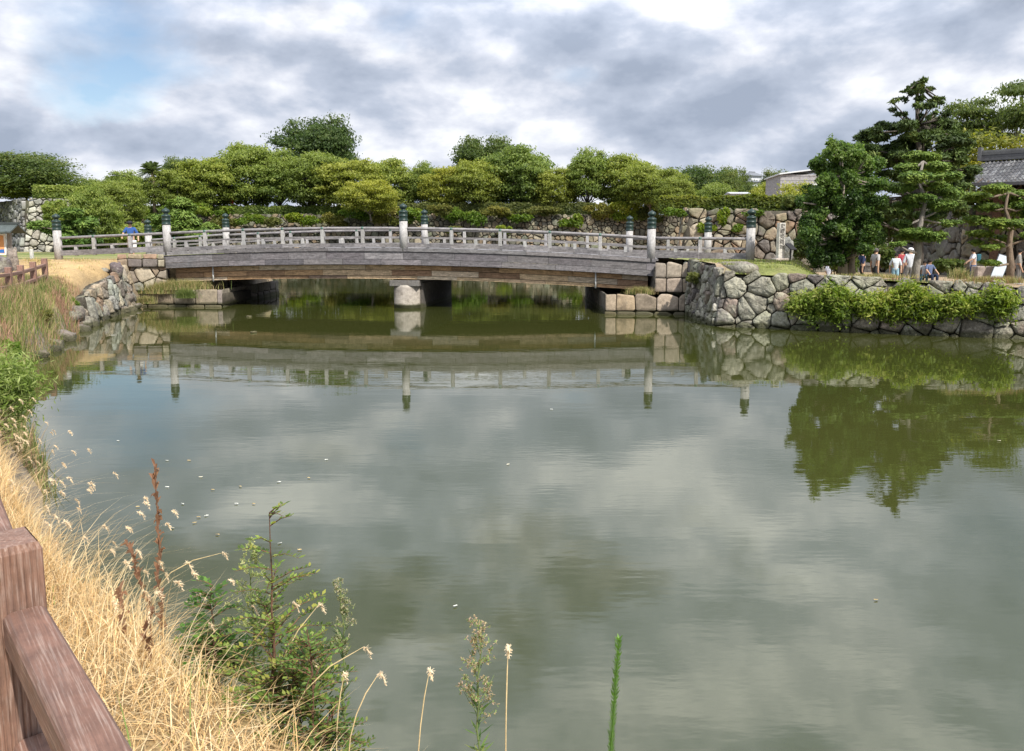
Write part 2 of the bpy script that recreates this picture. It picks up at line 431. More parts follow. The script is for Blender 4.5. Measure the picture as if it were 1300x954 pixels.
# far walls
wall_obj('castle_wall', [
    dict(P0=(-72,125), P1=(26,122), z0=-.4, zt0=7.2, zt1=7.0, size=.95, pal=[(c[0]*.75,c[1]*.75,c[2]*.72) for c in PAL_FAR], seed=21, batter=.2, bulge=.16, gap=.09, ragged=.15, thick=5),
], 'stone_far', 'long high rubble wall along the far side of the moat with a hedge on top', 'stone wall')
wall_obj('castle_wall', [
    dict(P0=(10.6,51.5), P1=(20.0,49.5), z0=.3, zt0=5.12, zt1=5.0, size=.85, pal=[(c[0]*.85,c[1]*.85,c[2]*.85) for c in PAL_WARM+PAL_FAR[:3]], seed=31, batter=.1, bulge=.16, gap=.06, ragged=.12, thick=.5, c0=.1),
    dict(P0=(18.5,86), P1=(10.6,51.5), z0=.3, zt0=5.1, zt1=5.1, size=1.0, pal=PAL_FAR, seed=33, batter=.1, bulge=.16, gap=.08, thick=.5, c1=.1),
], 'stone_far', 'brownish rubble wall with creepers behind the end post of the bridge', 'stone wall')
wall_obj('castle_wall', [
    dict(P0=(19.8,50.5), P1=(27.0,46.5), z0=0, zt0=4.6, zt1=5.2, size=1.15, pal=[(.15,.14,.12),(.20,.19,.16),(.12,.11,.10),(.26,.25,.21)], seed=41, batter=.1, bulge=.18, gap=.1, thick=3),  # dark stone tones, here and on the return, paint in the shade
    dict(P0=(24.6,43.5), P1=(32.0,39.5), z0=0, zt0=4.9, zt1=4.9, size=1.0, pal=[(.30,.27,.20),(.22,.19,.15),(.17,.15,.12)], seed=43, batter=.08, bulge=.14, gap=.08, thick=3),
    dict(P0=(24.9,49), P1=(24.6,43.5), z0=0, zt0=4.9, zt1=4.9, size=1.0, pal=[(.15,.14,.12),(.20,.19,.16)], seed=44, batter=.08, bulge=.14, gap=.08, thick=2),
], 'stone_far', 'dark shaded stone rampart behind the walkers, below the gate roof', 'stone wall')
wall_obj('castle_wall', [
    dict(P0=(-37.2,60), P1=(-31.5,60.8), z0=1.2, zt0=6.2, zt1=6.1, size=.6, pal=[(.36,.34,.29),(.28,.27,.23),(.40,.38,.32)], seed=51, batter=.12, bulge=.12, gap=.07, jx=.2, thick=.5, c0=.12),
    dict(P0=(-52,76), P1=(-37.2,60), z0=1.2, zt0=6.2, zt1=6.2, size=.65, pal=[(.20,.20,.19),(.16,.16,.16),(.25,.25,.23)], seed=53, batter=.12, bulge=.12, gap=.07, thick=.5, c1=.12),  # left face in darker stone tones: its shade is painted into the palette
], 'stone_far', 'tall grey stone rampart with a sharp corner behind the roofed notice board', 'stone wall')

# ---------------------------------------------------------------- land and water
def sheet(name, verts, faces, cols, mat, kind='structure', smooth=True):
    mb = MB(); mb.add(verts, faces, cols); o = mb.build(name, mat, smooth=smooth); o['kind'] = kind; return o
sheet('ground', [(-3000,-300,-2.0),(3000,-300,-2.0),(3000,5000,-2.0),(-3000,5000,-2.0)], [(0,1,2,3)], (.10,.12,.05), 'soil')
sheet('water', [(-130,-40,0),(160,-40,0),(160,130,0),(-130,130,0)], [(0,1,2,3)], (.04,.04,.02), 'water')

EDGE = [(30,-22),(12,-10.5),(4.5,-3.4),(1.7,.2),(.5,1.55),(-1.05,3.05),(-2.75,4.75),(-4.1,6.2),(-6.1,9.2),(-8.8,13),(-11.6,17.5),(-13.3,22),(-15.4,27.5),(-16.6,31),(-17.0,34.6),(-17.3,36.2),(-14.2,38),(-14,46),(-22,58),(-24,64)]
def resample(P, step):
    out = [];
    for i in range(len(P)-1):
        a, b = Vector(P[i]), Vector(P[i+1]); n = max(1, int((b-a).length/step))
        for k in range(n): out.append(a.lerp(b, k/n))
    out.append(Vector(P[-1])); return out
ED = resample(EDGE, .45)
# smooth the edge
for _ in range(3): ED = [ED[0]] + [(ED[i-1]+ED[i]*2+ED[i+1])/4 for i in range(1, len(ED)-1)] + [ED[-1]]
def land_z(y):
    return 1.30 + .80*max(0, min(1, (y-24)/9))**1.3
PROF = [(-.75,-.5),(-.35,.0),(-.1,.45),(.12,.8),(.35,.94),(.7,1.0),(1.3,1.0),(2.5,1.0),(5,1.0),(9,1.0),(16,1.0),(30,1.0),(60,1.0),(110,1.0)]
V = []; C = []
nP = len(PROF)
for i, p in enumerate(ED):
    t = (ED[min(i+1,len(ED)-1)] - ED[max(i-1,0)]).normalized(); n = Vector((-t.y, t.x))
    # outward normal to land is on the left of travel direction (towards -x)
    if n.x > 0 and p.y < 30: n = -n
    n = Vector((-abs(n.x), -n.y if n.x > 0 else n.y)) 
    wild = 1 if p.y < 33 else .3
    for j, (o, h) in enumerate(PROF):
        k = min(1, max(0, (o-2)/8)); dirn = (n*(1-k) + Vector((-1, -.15))*k).normalized()
        nz = noise.noise(Vector((p.x*.9, p.y*.9, j*.7)))
        q = p + dirn*(o*(1.0) + .18*nz*wild)
        zt = land_z(q.y)
        z = zt*h if h > 0 else h
        z += .10*wild*noise.noise(Vector((q.x*1.1, q.y*1.1, 3.3)))*(1 if h > .3 else .4)
        V.append((q.x, q.y, z))
        far = q.y
        g = (.17,.20,.06); sand = (.42,.29,.14); straw = (.33,.24,.12); rock = (.24,.20,.15)
        if h < .6: c = rock
        elif far > 38: 
            c = g if noise.noise(Vector((q.x*.3, q.y*.3, 1))) > -.25 else (.30,.26,.12)
        elif far > 27: c = sand if q.x > -24 else (.26,.26,.10)
        else: c = straw
        C.append(c)
Fc = [(i*nP+j, i*nP+j+1, (i+1)*nP+j+1, (i+1)*nP+j) for i in range(len(ED)-1) for j in range(nP-1)]
bank = sheet('riverbank', V, Fc, C, 'soil')
# lawn and footpath behind the bridge end
sheet('lawn', [(-110,37,2.02),(-21.5,37,2.02),(-14.3,41,2.02),(-14.3,47,2.02),(-22,60,2.02),(-22,75,2.02),(-110,75,2.02)], [tuple(range(7))], (.19,.23,.06), 'soil')
def road(name, pts, w, z, col):
    V = []
    for i, p in enumerate(pts):
        a = Vector(pts[max(0,i-1)]); b = Vector(pts[min(len(pts)-1,i+1)]); t = (b-a).normalized(); n = Vector((-t.y,t.x))*w/2
        V += [(p[0]+n.x,p[1]+n.y,z), (p[0]-n.x,p[1]-n.y,z)]
    return sheet(name, V, [(2*i,2*i+1,2*i+3,2*i+2) for i in range(len(pts)-1)], col, 'soil')
road('path', [(-60,46),(-40,44),(-28,41.5),(-21,39.8),(-15.6,39.4)], 3.2, 2.03, (.46,.40,.33))

# right terrace
def rz(x, y):
    # wall line front
    yl = 27.4 - (x-7.0)*.43
    d = y - yl
    top = 1.86 - .035*(x-7)
    base = 1.0
    z = base + (top-base)*max(0, 1-max(0,d-.6)/5.0)**1.2
    b = 2.15*math.exp(-((x-8.6)/3.6)**2)
    if y > 28: z = max(z, min(2.16, .2+b+ .9*min(1,(y-28)/3)*math.exp(-((x-9)/4.5)**2)))
    return z + .04*noise.noise(Vector((x*.8,y*.8,0)))
V=[];C=[];nx=46;ny=44
for i in range(nx):
    x = 7.35 + (i/(nx-1))**1.3*50
    y0 = 27.75 - (x-7.0)*.43
    for j in range(ny):
        y = y0 + (j/(ny-1))**1.5*(130-y0)
        z = rz(x,y) if y < 60 else 1.0
        V.append((x,y,z))
        dd = y - y0
        g = (.20,.22,.07); s = (.36,.27,.18)
        m = noise.noise(Vector((x*.5,y*.5,7)))
        C.append(g if (dd < 3.5 or (x<12.5 and y>32 and y<48)) and m > -.35 else s)
sheet('terrace', V, [(i*ny+j,(i+1)*ny+j,(i+1)*ny+j+1,i*ny+j+1) for i in range(nx-1) for j in range(ny-1)], C, 'soil')
# inner bailey high ground behind the far wall
sheet('bailey_ground', [(-76,127,6.9),(22,124,6.9),(22,124.1,6.9),(60,124,4.9),(60,700,5.2),(-300,700,6.9),(-300,127,6.9)], [tuple(range(7))], (.12,.14,.05), 'soil')
# ---------------------------------------------------------------- the bridge
A = Vector((-15.7,36.0,0)); B = Vector((5.8,33.0,0)); LB = (B-A).length; U = (B-A)/LB; N = Vector((-U.y, U.x, 0))
def BW(s, w, z): return A + U*s + N*w + Vector((0,0,z))
def dz(s):
    t = s/LB
    return 2.46 + (2.24-2.46)*t + 4*.31*t*(1-t)
bridge = empty('timber_bridge', tuple(BW(LB/2, 3.5, 0)), label='long low arched timber footbridge of weathered grey planks spanning the moat', cat='bridge')
binv = Vector(bridge.location)
def bp(mb, name, mat, parent=None, smooth=False, w=None):
    """a part of the bridge: its mesh is stored about the bridge's own origin"""
    o = mb.build(name, mat, None, smooth, tuple(binv)); o.location = (0,0,0)
    o.parent = bridge if parent is None else parent
    return o
rb = random.Random(4)
GREYW = [(.215,.20,.20),(.17,.16,.165),(.26,.245,.245),(.19,.18,.185),(.235,.22,.22)]
BROWN = [(.46,.29,.16),(.32,.20,.12),(.54,.39,.25),(.20,.14,.10),(.58,.46,.33),(.50,.36,.22)]
def plankrun(mb, w, z0f, z1f, th, s0, s1, lens, pal, side=-1, stag=0, gapz=.012):
    """boards laid end to end along the arch between heights z0f(s) and z1f(s)"""
    s = s0 - rb.uniform(0, stag)
    while s < s1:
        e = s + rb.choice(lens); a, b = max(s, s0), min(e, s1)
        if b - a > .03:
            c = jit(rb.choice(pal), .16, rb); off = rb.uniform(-.006,.006); m = 4
            V = []
            for k in range(m+1):
                q = a + .006 + (b-a-.012)*k/m
                lo, hi = z0f(q)+gapz/2, z1f(q)-gapz/2
                V += [BW(q, w+off, lo), BW(q, w+th+off, lo), BW(q, w+th+off, hi), BW(q, w+off, hi)]
            Fc = [(3,2,1,0), (4*m,4*m+1,4*m+2,4*m+3)]
            for k in range(m):
                for j in range(4): Fc.append((4*k+j, 4*k+(j+1)%4, 4*k+4+(j+1)%4, 4*k+4+j))
            mb.add(V, Fc, c)
        s = e
for w0, nm in ((0, 'fascia'), (7.3, 'fascia')):
    mb = MB()
    for (lo, hi, st) in ((-.74,-.50,1),(-.50,-.16,2.2)):
        plankrun(mb, w0, lambda s, lo=lo: dz(s)+lo, lambda s, hi=hi: dz(s)+hi, .06, -.35, LB+.25, [1.75,1.75,1.8,2.3], [(c_[0]*.8,c_[1]*.78,c_[2]*.8) for c_ in GREYW], stag=st)
    plankrun(mb, w0-.05, lambda s: dz(s)-.16, lambda s: dz(s)+.0, .16, -.3, LB+.2, [3.6,5.2], GREYW, stag=2)
    bp(mb, nm, 'wood_grey')
for i, w0 in enumerate((.42, 1.5, 2.6, 3.7, 4.8, 5.9, 6.9)):
    mb = MB(); pal = BROWN if i == 0 else [(.12,.09,.07),(.15,.11,.08)]  # inner girders in darker wood tones, painting in the shadow under the deck
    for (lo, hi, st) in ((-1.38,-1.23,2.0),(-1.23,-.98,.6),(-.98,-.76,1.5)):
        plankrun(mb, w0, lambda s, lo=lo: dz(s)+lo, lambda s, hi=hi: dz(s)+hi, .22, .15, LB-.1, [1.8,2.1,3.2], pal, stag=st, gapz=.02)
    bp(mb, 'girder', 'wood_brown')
mb = MB(); s = -.3
while s < LB+.2:
    w = .24; mb.add([BW(s, .05, dz(s)-.08), BW(s+w-.01,.05,dz(s+w)-.08), BW(s+w-.01,7.25,dz(s+w)-.08), BW(s,7.25,dz(s)-.08),
                     BW(s, .05, dz(s)-.01), BW(s+w-.01,.05,dz(s+w)-.01), BW(s+w-.01,7.25,dz(s+w)-.01), BW(s,7.25,dz(s)-.01)],
        [(3,2,1,0),(4,5,6,7),(0,1,5,4),(1,2,6,5),(2,3,7,6),(3,0,4,7)], jit(rb.choice(GREYW), .15, rb)); s += w
bp(mb, 'deck', 'wood_grey')

# railing
def wing(a, b, za, zb):
    a = Vector(a); b = Vector(b)
    return lambda t: (a.lerp(b, t), za + (zb-za)*t)
def rail_run(fn, n, nstan, short=1, board=.16, flat=False, zoff=0):
    """fn(t) -> (xy point, deck height); top pole, mid rail, sill board and stanchions between two tall posts."""
    P = [fn(k/n) for k in range(n+1)]
    def line(h): return [Vector((p.x, p.y, z+h)) for p, z in P]
    c = GREYW
    mb = MB(); mb.tube(line(.84), .062, jit(c[2], .08, rb), 10)
    tr = bp(mb, 'top_rail', 'wood_grey', smooth=True)
    for q in range(nstan+1):
        mb = MB()
        p, z = fn(max(.004, min(.996, q/nstan))); p2, z2 = fn(min(1, q/nstan+.006)); d = (Vector((p2.x,p2.y,z2))-Vector((p.x,p.y,z)))
        if d.length < 1e-4: p2, z2 = fn(q/nstan-.006); d = (Vector((p.x,p.y,z))-Vector((p2.x,p2.y,z2)))
        d.normalize(); m = Vector((p.x,p.y,z+.84)); mb.tube([m-d*.05, m+d*.05], .069, (.06,.13,.10), 10)
        bp(mb, 'bronze_sleeve', 'bronze', parent=tr, smooth=True)
    mb = MB(); L = line(.45)
    for i in range(n): mb.beam(L[i], L[i+1], .11, .085, jit(c[0] if i % 3 else c[2], .1, rb))
    bp(mb, 'mid_rail', 'wood_grey')
    mb = MB(); L = line(board/2+.03)
    for i in range(n): mb.beam(L[i], L[i+1], .15, board, jit(c[i//2 % 3], .1, rb))
    bp(mb, 'sill_rail', 'wood_grey')
    for q in range(nstan):
        for f, hh, ww in ((0, .79, .15), (.5, .42, .14)):
            if q == 0 and f == 0: continue
            p, z = fn((q+f)/nstan)
            mb = MB(); mb.box(Vector((p.x,p.y,z+hh/2)), (ww, ww*.9, hh), jit((.36,.35,.34), .12, rb), rz=math.atan2(U.y,U.x), bev=.01)
            bp(mb, 'stanchion', 'wood_post')
def giboshi(x, y, z, hs=1.30, r=.175, cap=True):
    """tall round rail post with a bronze cap ending in an onion-shaped knob"""
    mb = MB(); mb.lathe((x,y,z-.12), [(r*1.0,0),(r*1.0,hs+.12)], (.40,.385,.375), 20)
    p = bp(mb, 'post', 'wood_post', smooth=True)
    b = z+hs; g = (.012,.032,.026)
    mb = MB(); R1 = r*1.04
    mb.lathe((x,y,b-.02), [(R1,0),(R1*1.06,.015),(R1*1.06,.05),(R1,.065),(R1,.20),(R1*1.05,.21),(R1*1.05,.235),(R1,.245),(R1,.36),(R1*1.06,.37),(R1*1.06,.41),(R1*.9,.44),(R1*.55,.47),(R1*.48,.51),
                        (R1*.75,.54),(R1*.92,.585),(R1*.94,.63),(R1*.78,.68),(R1*.45,.715),(R1*.16,.745),(.005,.78)], g, 20)
    bp(mb, 'bronze_cap', 'bronze', parent=p, smooth=True)
    return p
sc_ = LB*.51
WN = .12; WF = 7.18
def deckfn(s0, s1, w):
    def f(t):
        s = s0+(s1-s0)*t; p = BW(s, w, 0); return p, dz(s)
    return f
LWn = at(75,332,36.6); LWf = at(190,330,43.4); RWn = at(952,330,32.0); RWf = at(898,328,39.2)
for w, lw, rw in ((WN, LWn, RWn), (WF, LWf, RWf)):
    SK = 0 if w == WN else .85
    rail_run(deckfn(0-SK, sc_-SK, w), 20, 6); rail_run(deckfn(sc_-SK, LB-SK, w), 20, 5)
    a, b = BW(0-SK, w, 0), BW(LB-SK, w, 0)
    rail_run(wing((lw.x, lw.y,0), (a.x,a.y,0), lw.z+.22, dz(0)), 6, 3, board=.24)
    rail_run(wing((b.x,b.y,0), (rw.x, rw.y,0), dz(LB), 2.2), 6, 2, board=.24)
    for s in (0, sc_, LB):
        p = BW(s-SK, w, 0); giboshi(p.x, p.y, dz(s)-.02, 1.26 if s != sc_ else 1.2)
    giboshi(lw.x, lw.y, lw.z+.02, 1.42); giboshi(rw.x, rw.y, rw.z+.02, 1.28)
# white drain pipes hanging from the beam
for s in (2.05, LB-2.3):
    mb = MB(); mb.tube([BW(s, .30, dz(s)-.75), BW(s, .30, dz(s)-1.42)], .035, (.62,.62,.60), 8); bp(mb, 'drain_pipe', 'plain', smooth=True)
# piers
def pier(s, w, r=.62):
    mb = MB(); c = BW(s, w, 0); z1 = 1.02
    pr = []; n = 24
    prof = [(r*1.0,-.6),(r*1.0,.12),(r*1.03,.14),(r*.99,.2),(r*.98,.9),(r*.93,z1)]
    mb.lathe(c, prof, None, n, cols=[(.12,.12,.07),(.13,.13,.08),(.36,.33,.27),(.38,.34,.29),(.36,.32,.28),(.40,.37,.32)])
    bp(mb, 'pier', 'block', smooth=True)
SP = LB*.507
for w in (.85, 3.6, 6.4): pier(SP, w)
mb = MB(); c = BW(SP, 3.7, 1.10)
mb.box(c, (1.35, 6.8, .26), (.16,.15,.14), rz=math.atan2(U.y,U.x), bev=.02); bp(mb, 'pier_cap', 'block')
mb = MB(); c = BW(SP+.62, 3.7, .45); mb.box(c, (.25, 5.9, 1.3), (.10,.09,.08), rz=math.atan2(U.y,U.x)); bp(mb, 'pier_wall', 'block')

# ---------------------------------------------------------------- foreground and bank fence
fence = empty('wooden_fence', (0,0,0), label='reddish brown post and rail fence of grooved timber along the left bank', cat='fence')
fp = [(.55,-.2),(-.42,.93),(-1.375,2.03),(-2.1,2.97),(-3.0,4.1),(-4.2,5.6),(-5.5,7.3),(-7.0,9.3),(-8.6,11.4),(-10.1,13.5),(-11.7,15.8),(-13.0,18.0),(-13.9,19.9),(-14.3,21.1),(-14.65,22.3),(-14.95,23.45),(-15.3,24.6),(-15.6,25.75),(-15.9,26.9)]
PF = []
for i, (x, y) in enumerate(fp):
    a = Vector(fp[max(0,i-1)]); b = Vector(fp[min(len(fp)-1,i+1)]); t = b-a; ang = math.atan2(t.y,t.x)
    z = land_z(y)-.02; PF.append((x,y,z,ang))
    w = .165; h = .92
    mb = MB()
    if y < 6:    # grooved faces
        n = 11
        prof = []
        for side in range(4):
            for k in range(n):
                q = -w/2 + w*(k+.5)/n; e = w/2
                for dq, de in ((-.5,-.003),(-.25,0),(.25,0),(.5-.02,-.003)):
                    qq = q+dq*w/n; ee = e+de
                    prof.append([(qq,-ee),(ee,qq),(-qq,ee),(-ee,-qq)][side])
        m = len(prof); V = [(px,py,-.3) for px,py in prof]+[(px,py,h-.02) for px,py in prof]+[(px*.9,py*.9,h) for px,py in prof]
        Fc = [(j,(j+1)%m,m+(j+1)%m,m+j) for j in range(m)]+[(m+j,m+(j+1)%m,2*m+(j+1)%m,2*m+j) for j in range(m)]+[tuple(range(2*m,3*m))]
        T = Matrix.Translation((x,y,z)) @ Matrix.Rotation(ang+.06 if i==2 else ang,4,'Z')
        mb.add([T@Vector(p) for p in V], Fc, (.195,.108,.075))
    else: mb.box(Vector((x,y,z+h/2-.15)), (w,w,h+.3), jit((.27,.14,.10),.1,rb), rz=ang, bev=.012)
    mb.build('post', 'fence_wood', fence)
for i in range(len(PF)-1):
    (x0,y0,z0,_),(x1,y1,z1,_) = PF[i],PF[i+1]
    for h in (.70,.34):
        mb = MB(); a = Vector((x0,y0,z0+h)); b = Vector((x1,y1,z1+h)); d = (b-a).normalized()
        a = a + d*.084; b = b - d*.084; pr_ = Vector((-d.y,d.x,0)).normalized()*(-.03); a += pr_; b += pr_
        L = (b-a).length; ang = math.atan2(d.y,d.x)
        M = Matrix.Translation((a+b)/2) @ d.to_track_quat('X','Z').to_matrix().to_4x4()
        mb.box(None, (L,.10,.10), jit((.19,.10,.07),.08,rb), M=M, bev=.012)
        mb.build('rail', 'fence_rail', fence)

# ---------------------------------------------------------------- small built things
def board():
    p = gnd(2, 345, 2.0); Y = 33.0
    x0 = at(0,300,Y).x; o = empty('notice_board', (x0,Y,2.0), label='roofed timber notice board with an orange and blue poster on the left bank', cat='notice board')
    mb = MB(); mb.box(Vector((.38,0,.55)), (.13,.13,1.7), (.24,.22,.20)); mb.build('post', 'wood_post', o)
    mb = MB(); mb.box(Vector((-1.3,0,.55)), (.13,.13,1.7), (.24,.22,.20)); mb.build('post', 'wood_post', o)
    mb = MB()
    for sx in (-1,1):
        M = Matrix.Translation((-.46,0,1.43)) @ Matrix.Rotation(0,4,'Z')
        V = [Vector((-1.55,sx*.0,1.66)),Vector((.78,sx*.0,1.66)),Vector((.78,sx*.55,1.34)),Vector((-1.55,sx*.55,1.34))]
        V2 = [v+Vector((0,0,-.06)) for v in V]
        mb.add(V+V2, [(0,1,2,3),(7,6,5,4),(2,1,5,6),(0,3,7,4),(3,2,6,7)], (.07,.085,.08))
    mb.beam((-1.6,0,1.69),(.83,0,1.69),.12,.08,(.05,.06,.06)); mb.build('roof', 'tile', o)
    mb = MB(); mb.box(Vector((-.47,-.08,.82)), (1.5,.05,.86), (.72,.72,.70)); pn = mb.build('panel', 'plain', o)
    mb = MB(); mb.box(Vector((-.47,-.109,.82)), (1.36,.004,.74), (.62,.30,.13)); mb.build('poster', 'plain', pn)
    mb = MB(); V=[(-.1,-.114,.47),(.2,-.114,.47),(.2,-.114,.62),(-.02,-.114,.60)]; mb.add(V,[(0,1,2,3)],(.03,.14,.42)); V=[(-1.1,-.114,.47),(-.28,-.114,.47),(-.15,-.114,.66),(-.5,-.114,.86),(-.9,-.114,.8)]; mb.add(V,[(0,1,2,3,4)],(.05,.12,.25)); mb.build('picture', 'plain', pn)
board()
def rock(name, loc, size, col, seed, label, cat='rock', mat='stone', group=None):
    rs = np.random.RandomState(seed); mb = MB(); n=14; m=9; V=[]
    for i in range(m+1):
        th = math.pi*i/m
        for k in range(n):
            ph = 2*math.pi*k/n; d = Vector((math.sin(th)*math.cos(ph), math.sin(th)*math.sin(ph), math.cos(th)))
            e = Vector([math.copysign(abs(q)**.7,q) for q in d]); r = .5*(1+.35*noise.noise(d*1.6+Vector((seed*3.1,0,0)))+.12*noise.noise(d*4+Vector((0,seed,0))))
            V.append((e.x*r*size[0], e.y*r*size[1], e.z*r*size[2]))
    Fc = [(i*n+k,(i+1)*n+k,(i+1)*n+(k+1)%n,i*n+(k+1)%n) for i in range(m) for k in range(n)]
    mb.add(V,Fc,col); o = mb.build(name, mat, smooth=True); o.location = loc; o.rotation_euler=(0,0,seed*1.3)
    return tag(o, label, cat, group)
p = at(17,345,30.5); rock('standing_stone', (p.x,p.y,2.0), (.42,.4,1.5), (.24,.20,.17), 3, 'rough brown upright stone beside the roofed notice board', 'stone')
p = at(5,340,30.0); rock('rock', (p.x-.15,p.y,2.0), (.8,.7,.8), (.16,.14,.14), 5, 'dark round boulder left of the upright brown stone', 'rock')
p = at(113,338,33.4); 
for k,(px,py,Y,sx,sz,c,lb) in enumerate([(122,345,33.0,.95,.35,(.25,.21,.19),'flat dark rock jutting from the sandy bank end below the railing'),
    (148,343,33.2,.62,.62,(.15,.12,.12),'blackish block of stone on the sandy bank below the railing'),
    (104,352,32.0,.8,.35,(.20,.17,.15),'low brown rock lowest on the sandy bank beside the dark flat one'),
    (133,362,33.4,.75,.7,(.30,.26,.22),'pale grey stone under the blackish block at the bank end'),
    (152,372,34.2,.9,.8,(.29,.24,.19),'big tan stone at the foot of the bank end near the water'),
    (118,384,32.2,.8,.7,(.34,.33,.30),'light grey stone at the waterline left of the abutment'),
    (100,396,31.0,.7,.5,(.27,.21,.16),'reddish stone at the waterline under the weedy bank'),
    (84,404,29.0,.65,.45,(.30,.25,.21),'rounded tan stone at the waterline among the weeds'),
    (66,416,26.6,.6,.42,(.25,.20,.17),'small brown stone at the waterline, closest to the weedy bank fence'),
    (132,392,33.6,.8,.45,(.24,.20,.16),'brown stone at the waterline between grey stone and abutment'),
    (52,424,24.8,.55,.4,(.28,.22,.18),'muddy stone half hidden by weeds at the left waterline')]):
    p = at(px,py,Y); rock('rock', tuple(p), (sx,sx*.8,sz), c, 20+k, lb)
# small white marker post on the lawn
p = at(41,333,38); mb = MB(); mb.box(Vector((0,0,.25)), (.14,.14,.6), (.55,.55,.52), bev=.02); o = mb.build('marker_post','block'); o.location=(p.x,p.y,2.0); tag(o,'short pale stone marker post on the lawn below the rampart','marker post')
# red sign post among the far trees
p = at(295,262,128); mb = MB(); mb.box(Vector((0,0,.9)), (.4,.3,1.9), (.62,.09,.04)); o = mb.build('vermilion_banner','plain'); o.location=(p.x,p.y,p.z); tag(o,'small vermilion upright banner under the trees on the far rampart','banner')

# stele
p = at(990,333,36.2); st = empty('stone_stele', (p.x,p.y,1.98), rz=.12, label='slim pale square stone pillar carved with dark characters behind the wall corner', cat='stele')
mb = MB(); mb.box(Vector((0,0,.06)), (.62,.55,.26), (.46,.40,.35), bev=.03); mb.build('plinth','block',st)
mb = MB(); mb.box(Vector((0,0,.99)), (.30,.28,1.60), (.60,.57,.52), bev=.015, taper=1); mb.build('shaft','block',st)
for k, ch in enumerate('史蹟姫路城'):
    cu = bpy.data.curves.new('inscription','FONT'); cu.body = ch; cu.size = .235; cu.align_x='CENTER'; cu.align_y='CENTER'; cu.extrude=.003
    cu.offset = .003
    m_ = bpy.data.materials.get('ink') or bpy.data.materials.new('ink')
    if 'ink' not in MAT:
        m_.use_nodes=True; m_.node_tree.nodes['Principled BSDF'].inputs['Base Color'].default_value=(.06,.055,.05,1); m_.node_tree.nodes['Principled BSDF'].inputs['Roughness'].default_value=.8; MAT['ink']=m_
    cu.materials.append(m_)
    o = link('inscription', cu); dg_ = bpy.context.evaluated_depsgraph_get(); me_ = bpy.data.meshes.new_from_object(o.evaluated_get(dg_)); bpy.data.objects.remove(o)
    if not me_.materials: me_.materials.append(m_)
    o = link('inscription', me_, st); o.location=(0,-.1445,1.64-k*.235); o.rotation_euler=(R(90),0,0)
p = at(996,325,36.8); rock('standing_stone',(p.x+.15,37.0,2.3),(.6,.35,1.7),(.27,.27,.25),9,'grey upright slab standing behind the carved stone pillar','stone')
p = at(1003,335,36.0); lc = empty('lectern_sign',(p.x,p.y,1.95),rz=.7,label='small black slanted sign on one leg right of the carved pillar',cat='sign')
mb = MB(); mb.box(Vector((0,0,.3)),(.06,.06,.75),(.02,.02,.02)); mb.build('leg','plain',lc)
mb = MB(); M=Matrix.Translation((0,0,.75))@Matrix.Rotation(R(40),4,'X'); mb.box(None,(.5,.42,.04),(.02,.02,.022),M=M); mb.build('panel','plain',lc)

# ---------------------------------------------------------------- gate building
g = empty('castle_gate', (0,0,0), label='timber castle gate with grey tiled roof behind the pines at the edge', cat='gate')
E0 = Vector((23.3,42.0,6.0)); ax = Vector((.73,-.683,0)); Rg = Vector((27.0,46,8.15)); RZ = 7.45; nf = Vector((-.683,-.73,0))
Lg = 17.0
def RP(s, t, side=1):
    """roof surface point: s along the ridge, t 0 ridge..1 eave"""
    r = Rg + ax*s; w = 5.5*t
    z = RZ - 1.75*(1-(1-t)**1.6) + .25*max(0,(1.2-s))/1.2*t*t
    return Vector((r.x,r.y,0)) + nf*w*side - ax*(.0) + Vector((0,0,z))
for side in (1,-1):
    mb = MB(); nt_ = 12; ns = int(Lg/.2)
    rt = random.Random(7)
    for i in range(ns):
        s = i*.2
        c = jit(rt.choice([(.13,.13,.14),(.17,.17,.175),(.10,.10,.11),(.22,.22,.22)]), .15, rt)
        for j in range(nt_):
            t0, t1 = j/nt_, (j+1)/nt_; c = jit(rt.choice([(.085,.085,.09),(.11,.11,.115),(.07,.07,.075),(.17,.17,.175)]), .15, rt)
            V = []
            for t, e in ((t0,.0),(t1,.025)):
                for q, h in ((0,.0),(.11,.0),(.13,.045),(.155,.065),(.18,.045),(.2,.0)):
                    V.append(RP(s+q,t,side)+Vector((0,0,h+e)))
            mb.add(V, [tuple([k,k+1,6+k+1,6+k][::side]) for k in range(5)], c)
    # underside
    V = [RP(s_,t_,side)-Vector((0,0,.16)) for s_ in (0,Lg) for t_ in (0,.5,1)]
    mb.add(V, [(0,1,4,3),(1,2,5,4)], (.05,.045,.04))
    V = [RP(s_,1,side)-Vector((0,0,d_)) for s_ in (0,Lg) for d_ in (0,.16)]; mb.add(V,[(0,1,3,2)],(.08,.08,.085))
    V = [RP(0,t_,side)-Vector((0,0,d_)) for t_ in (0,.25,.5,.75,1) for d_ in (-.06,.2)]; mb.add(V,[(2*k,2*k+1,2*k+3,2*k+2) for k in range(4)],(.10,.10,.105))
    mb.build('roof','tile',g)
mb = MB()
for (h,w,c) in ((.10,.42,(.10,.10,.105)),(.26,.34,(.07,.07,.075)),(.42,.36,(.10,.10,.10)),(.54,.24,(.14,.14,.14))):
    a = Vector((Rg.x,Rg.y,RZ+h))-ax*.15; mb.beam(a, a+ax*(Lg+.2), w, .15, c)
    
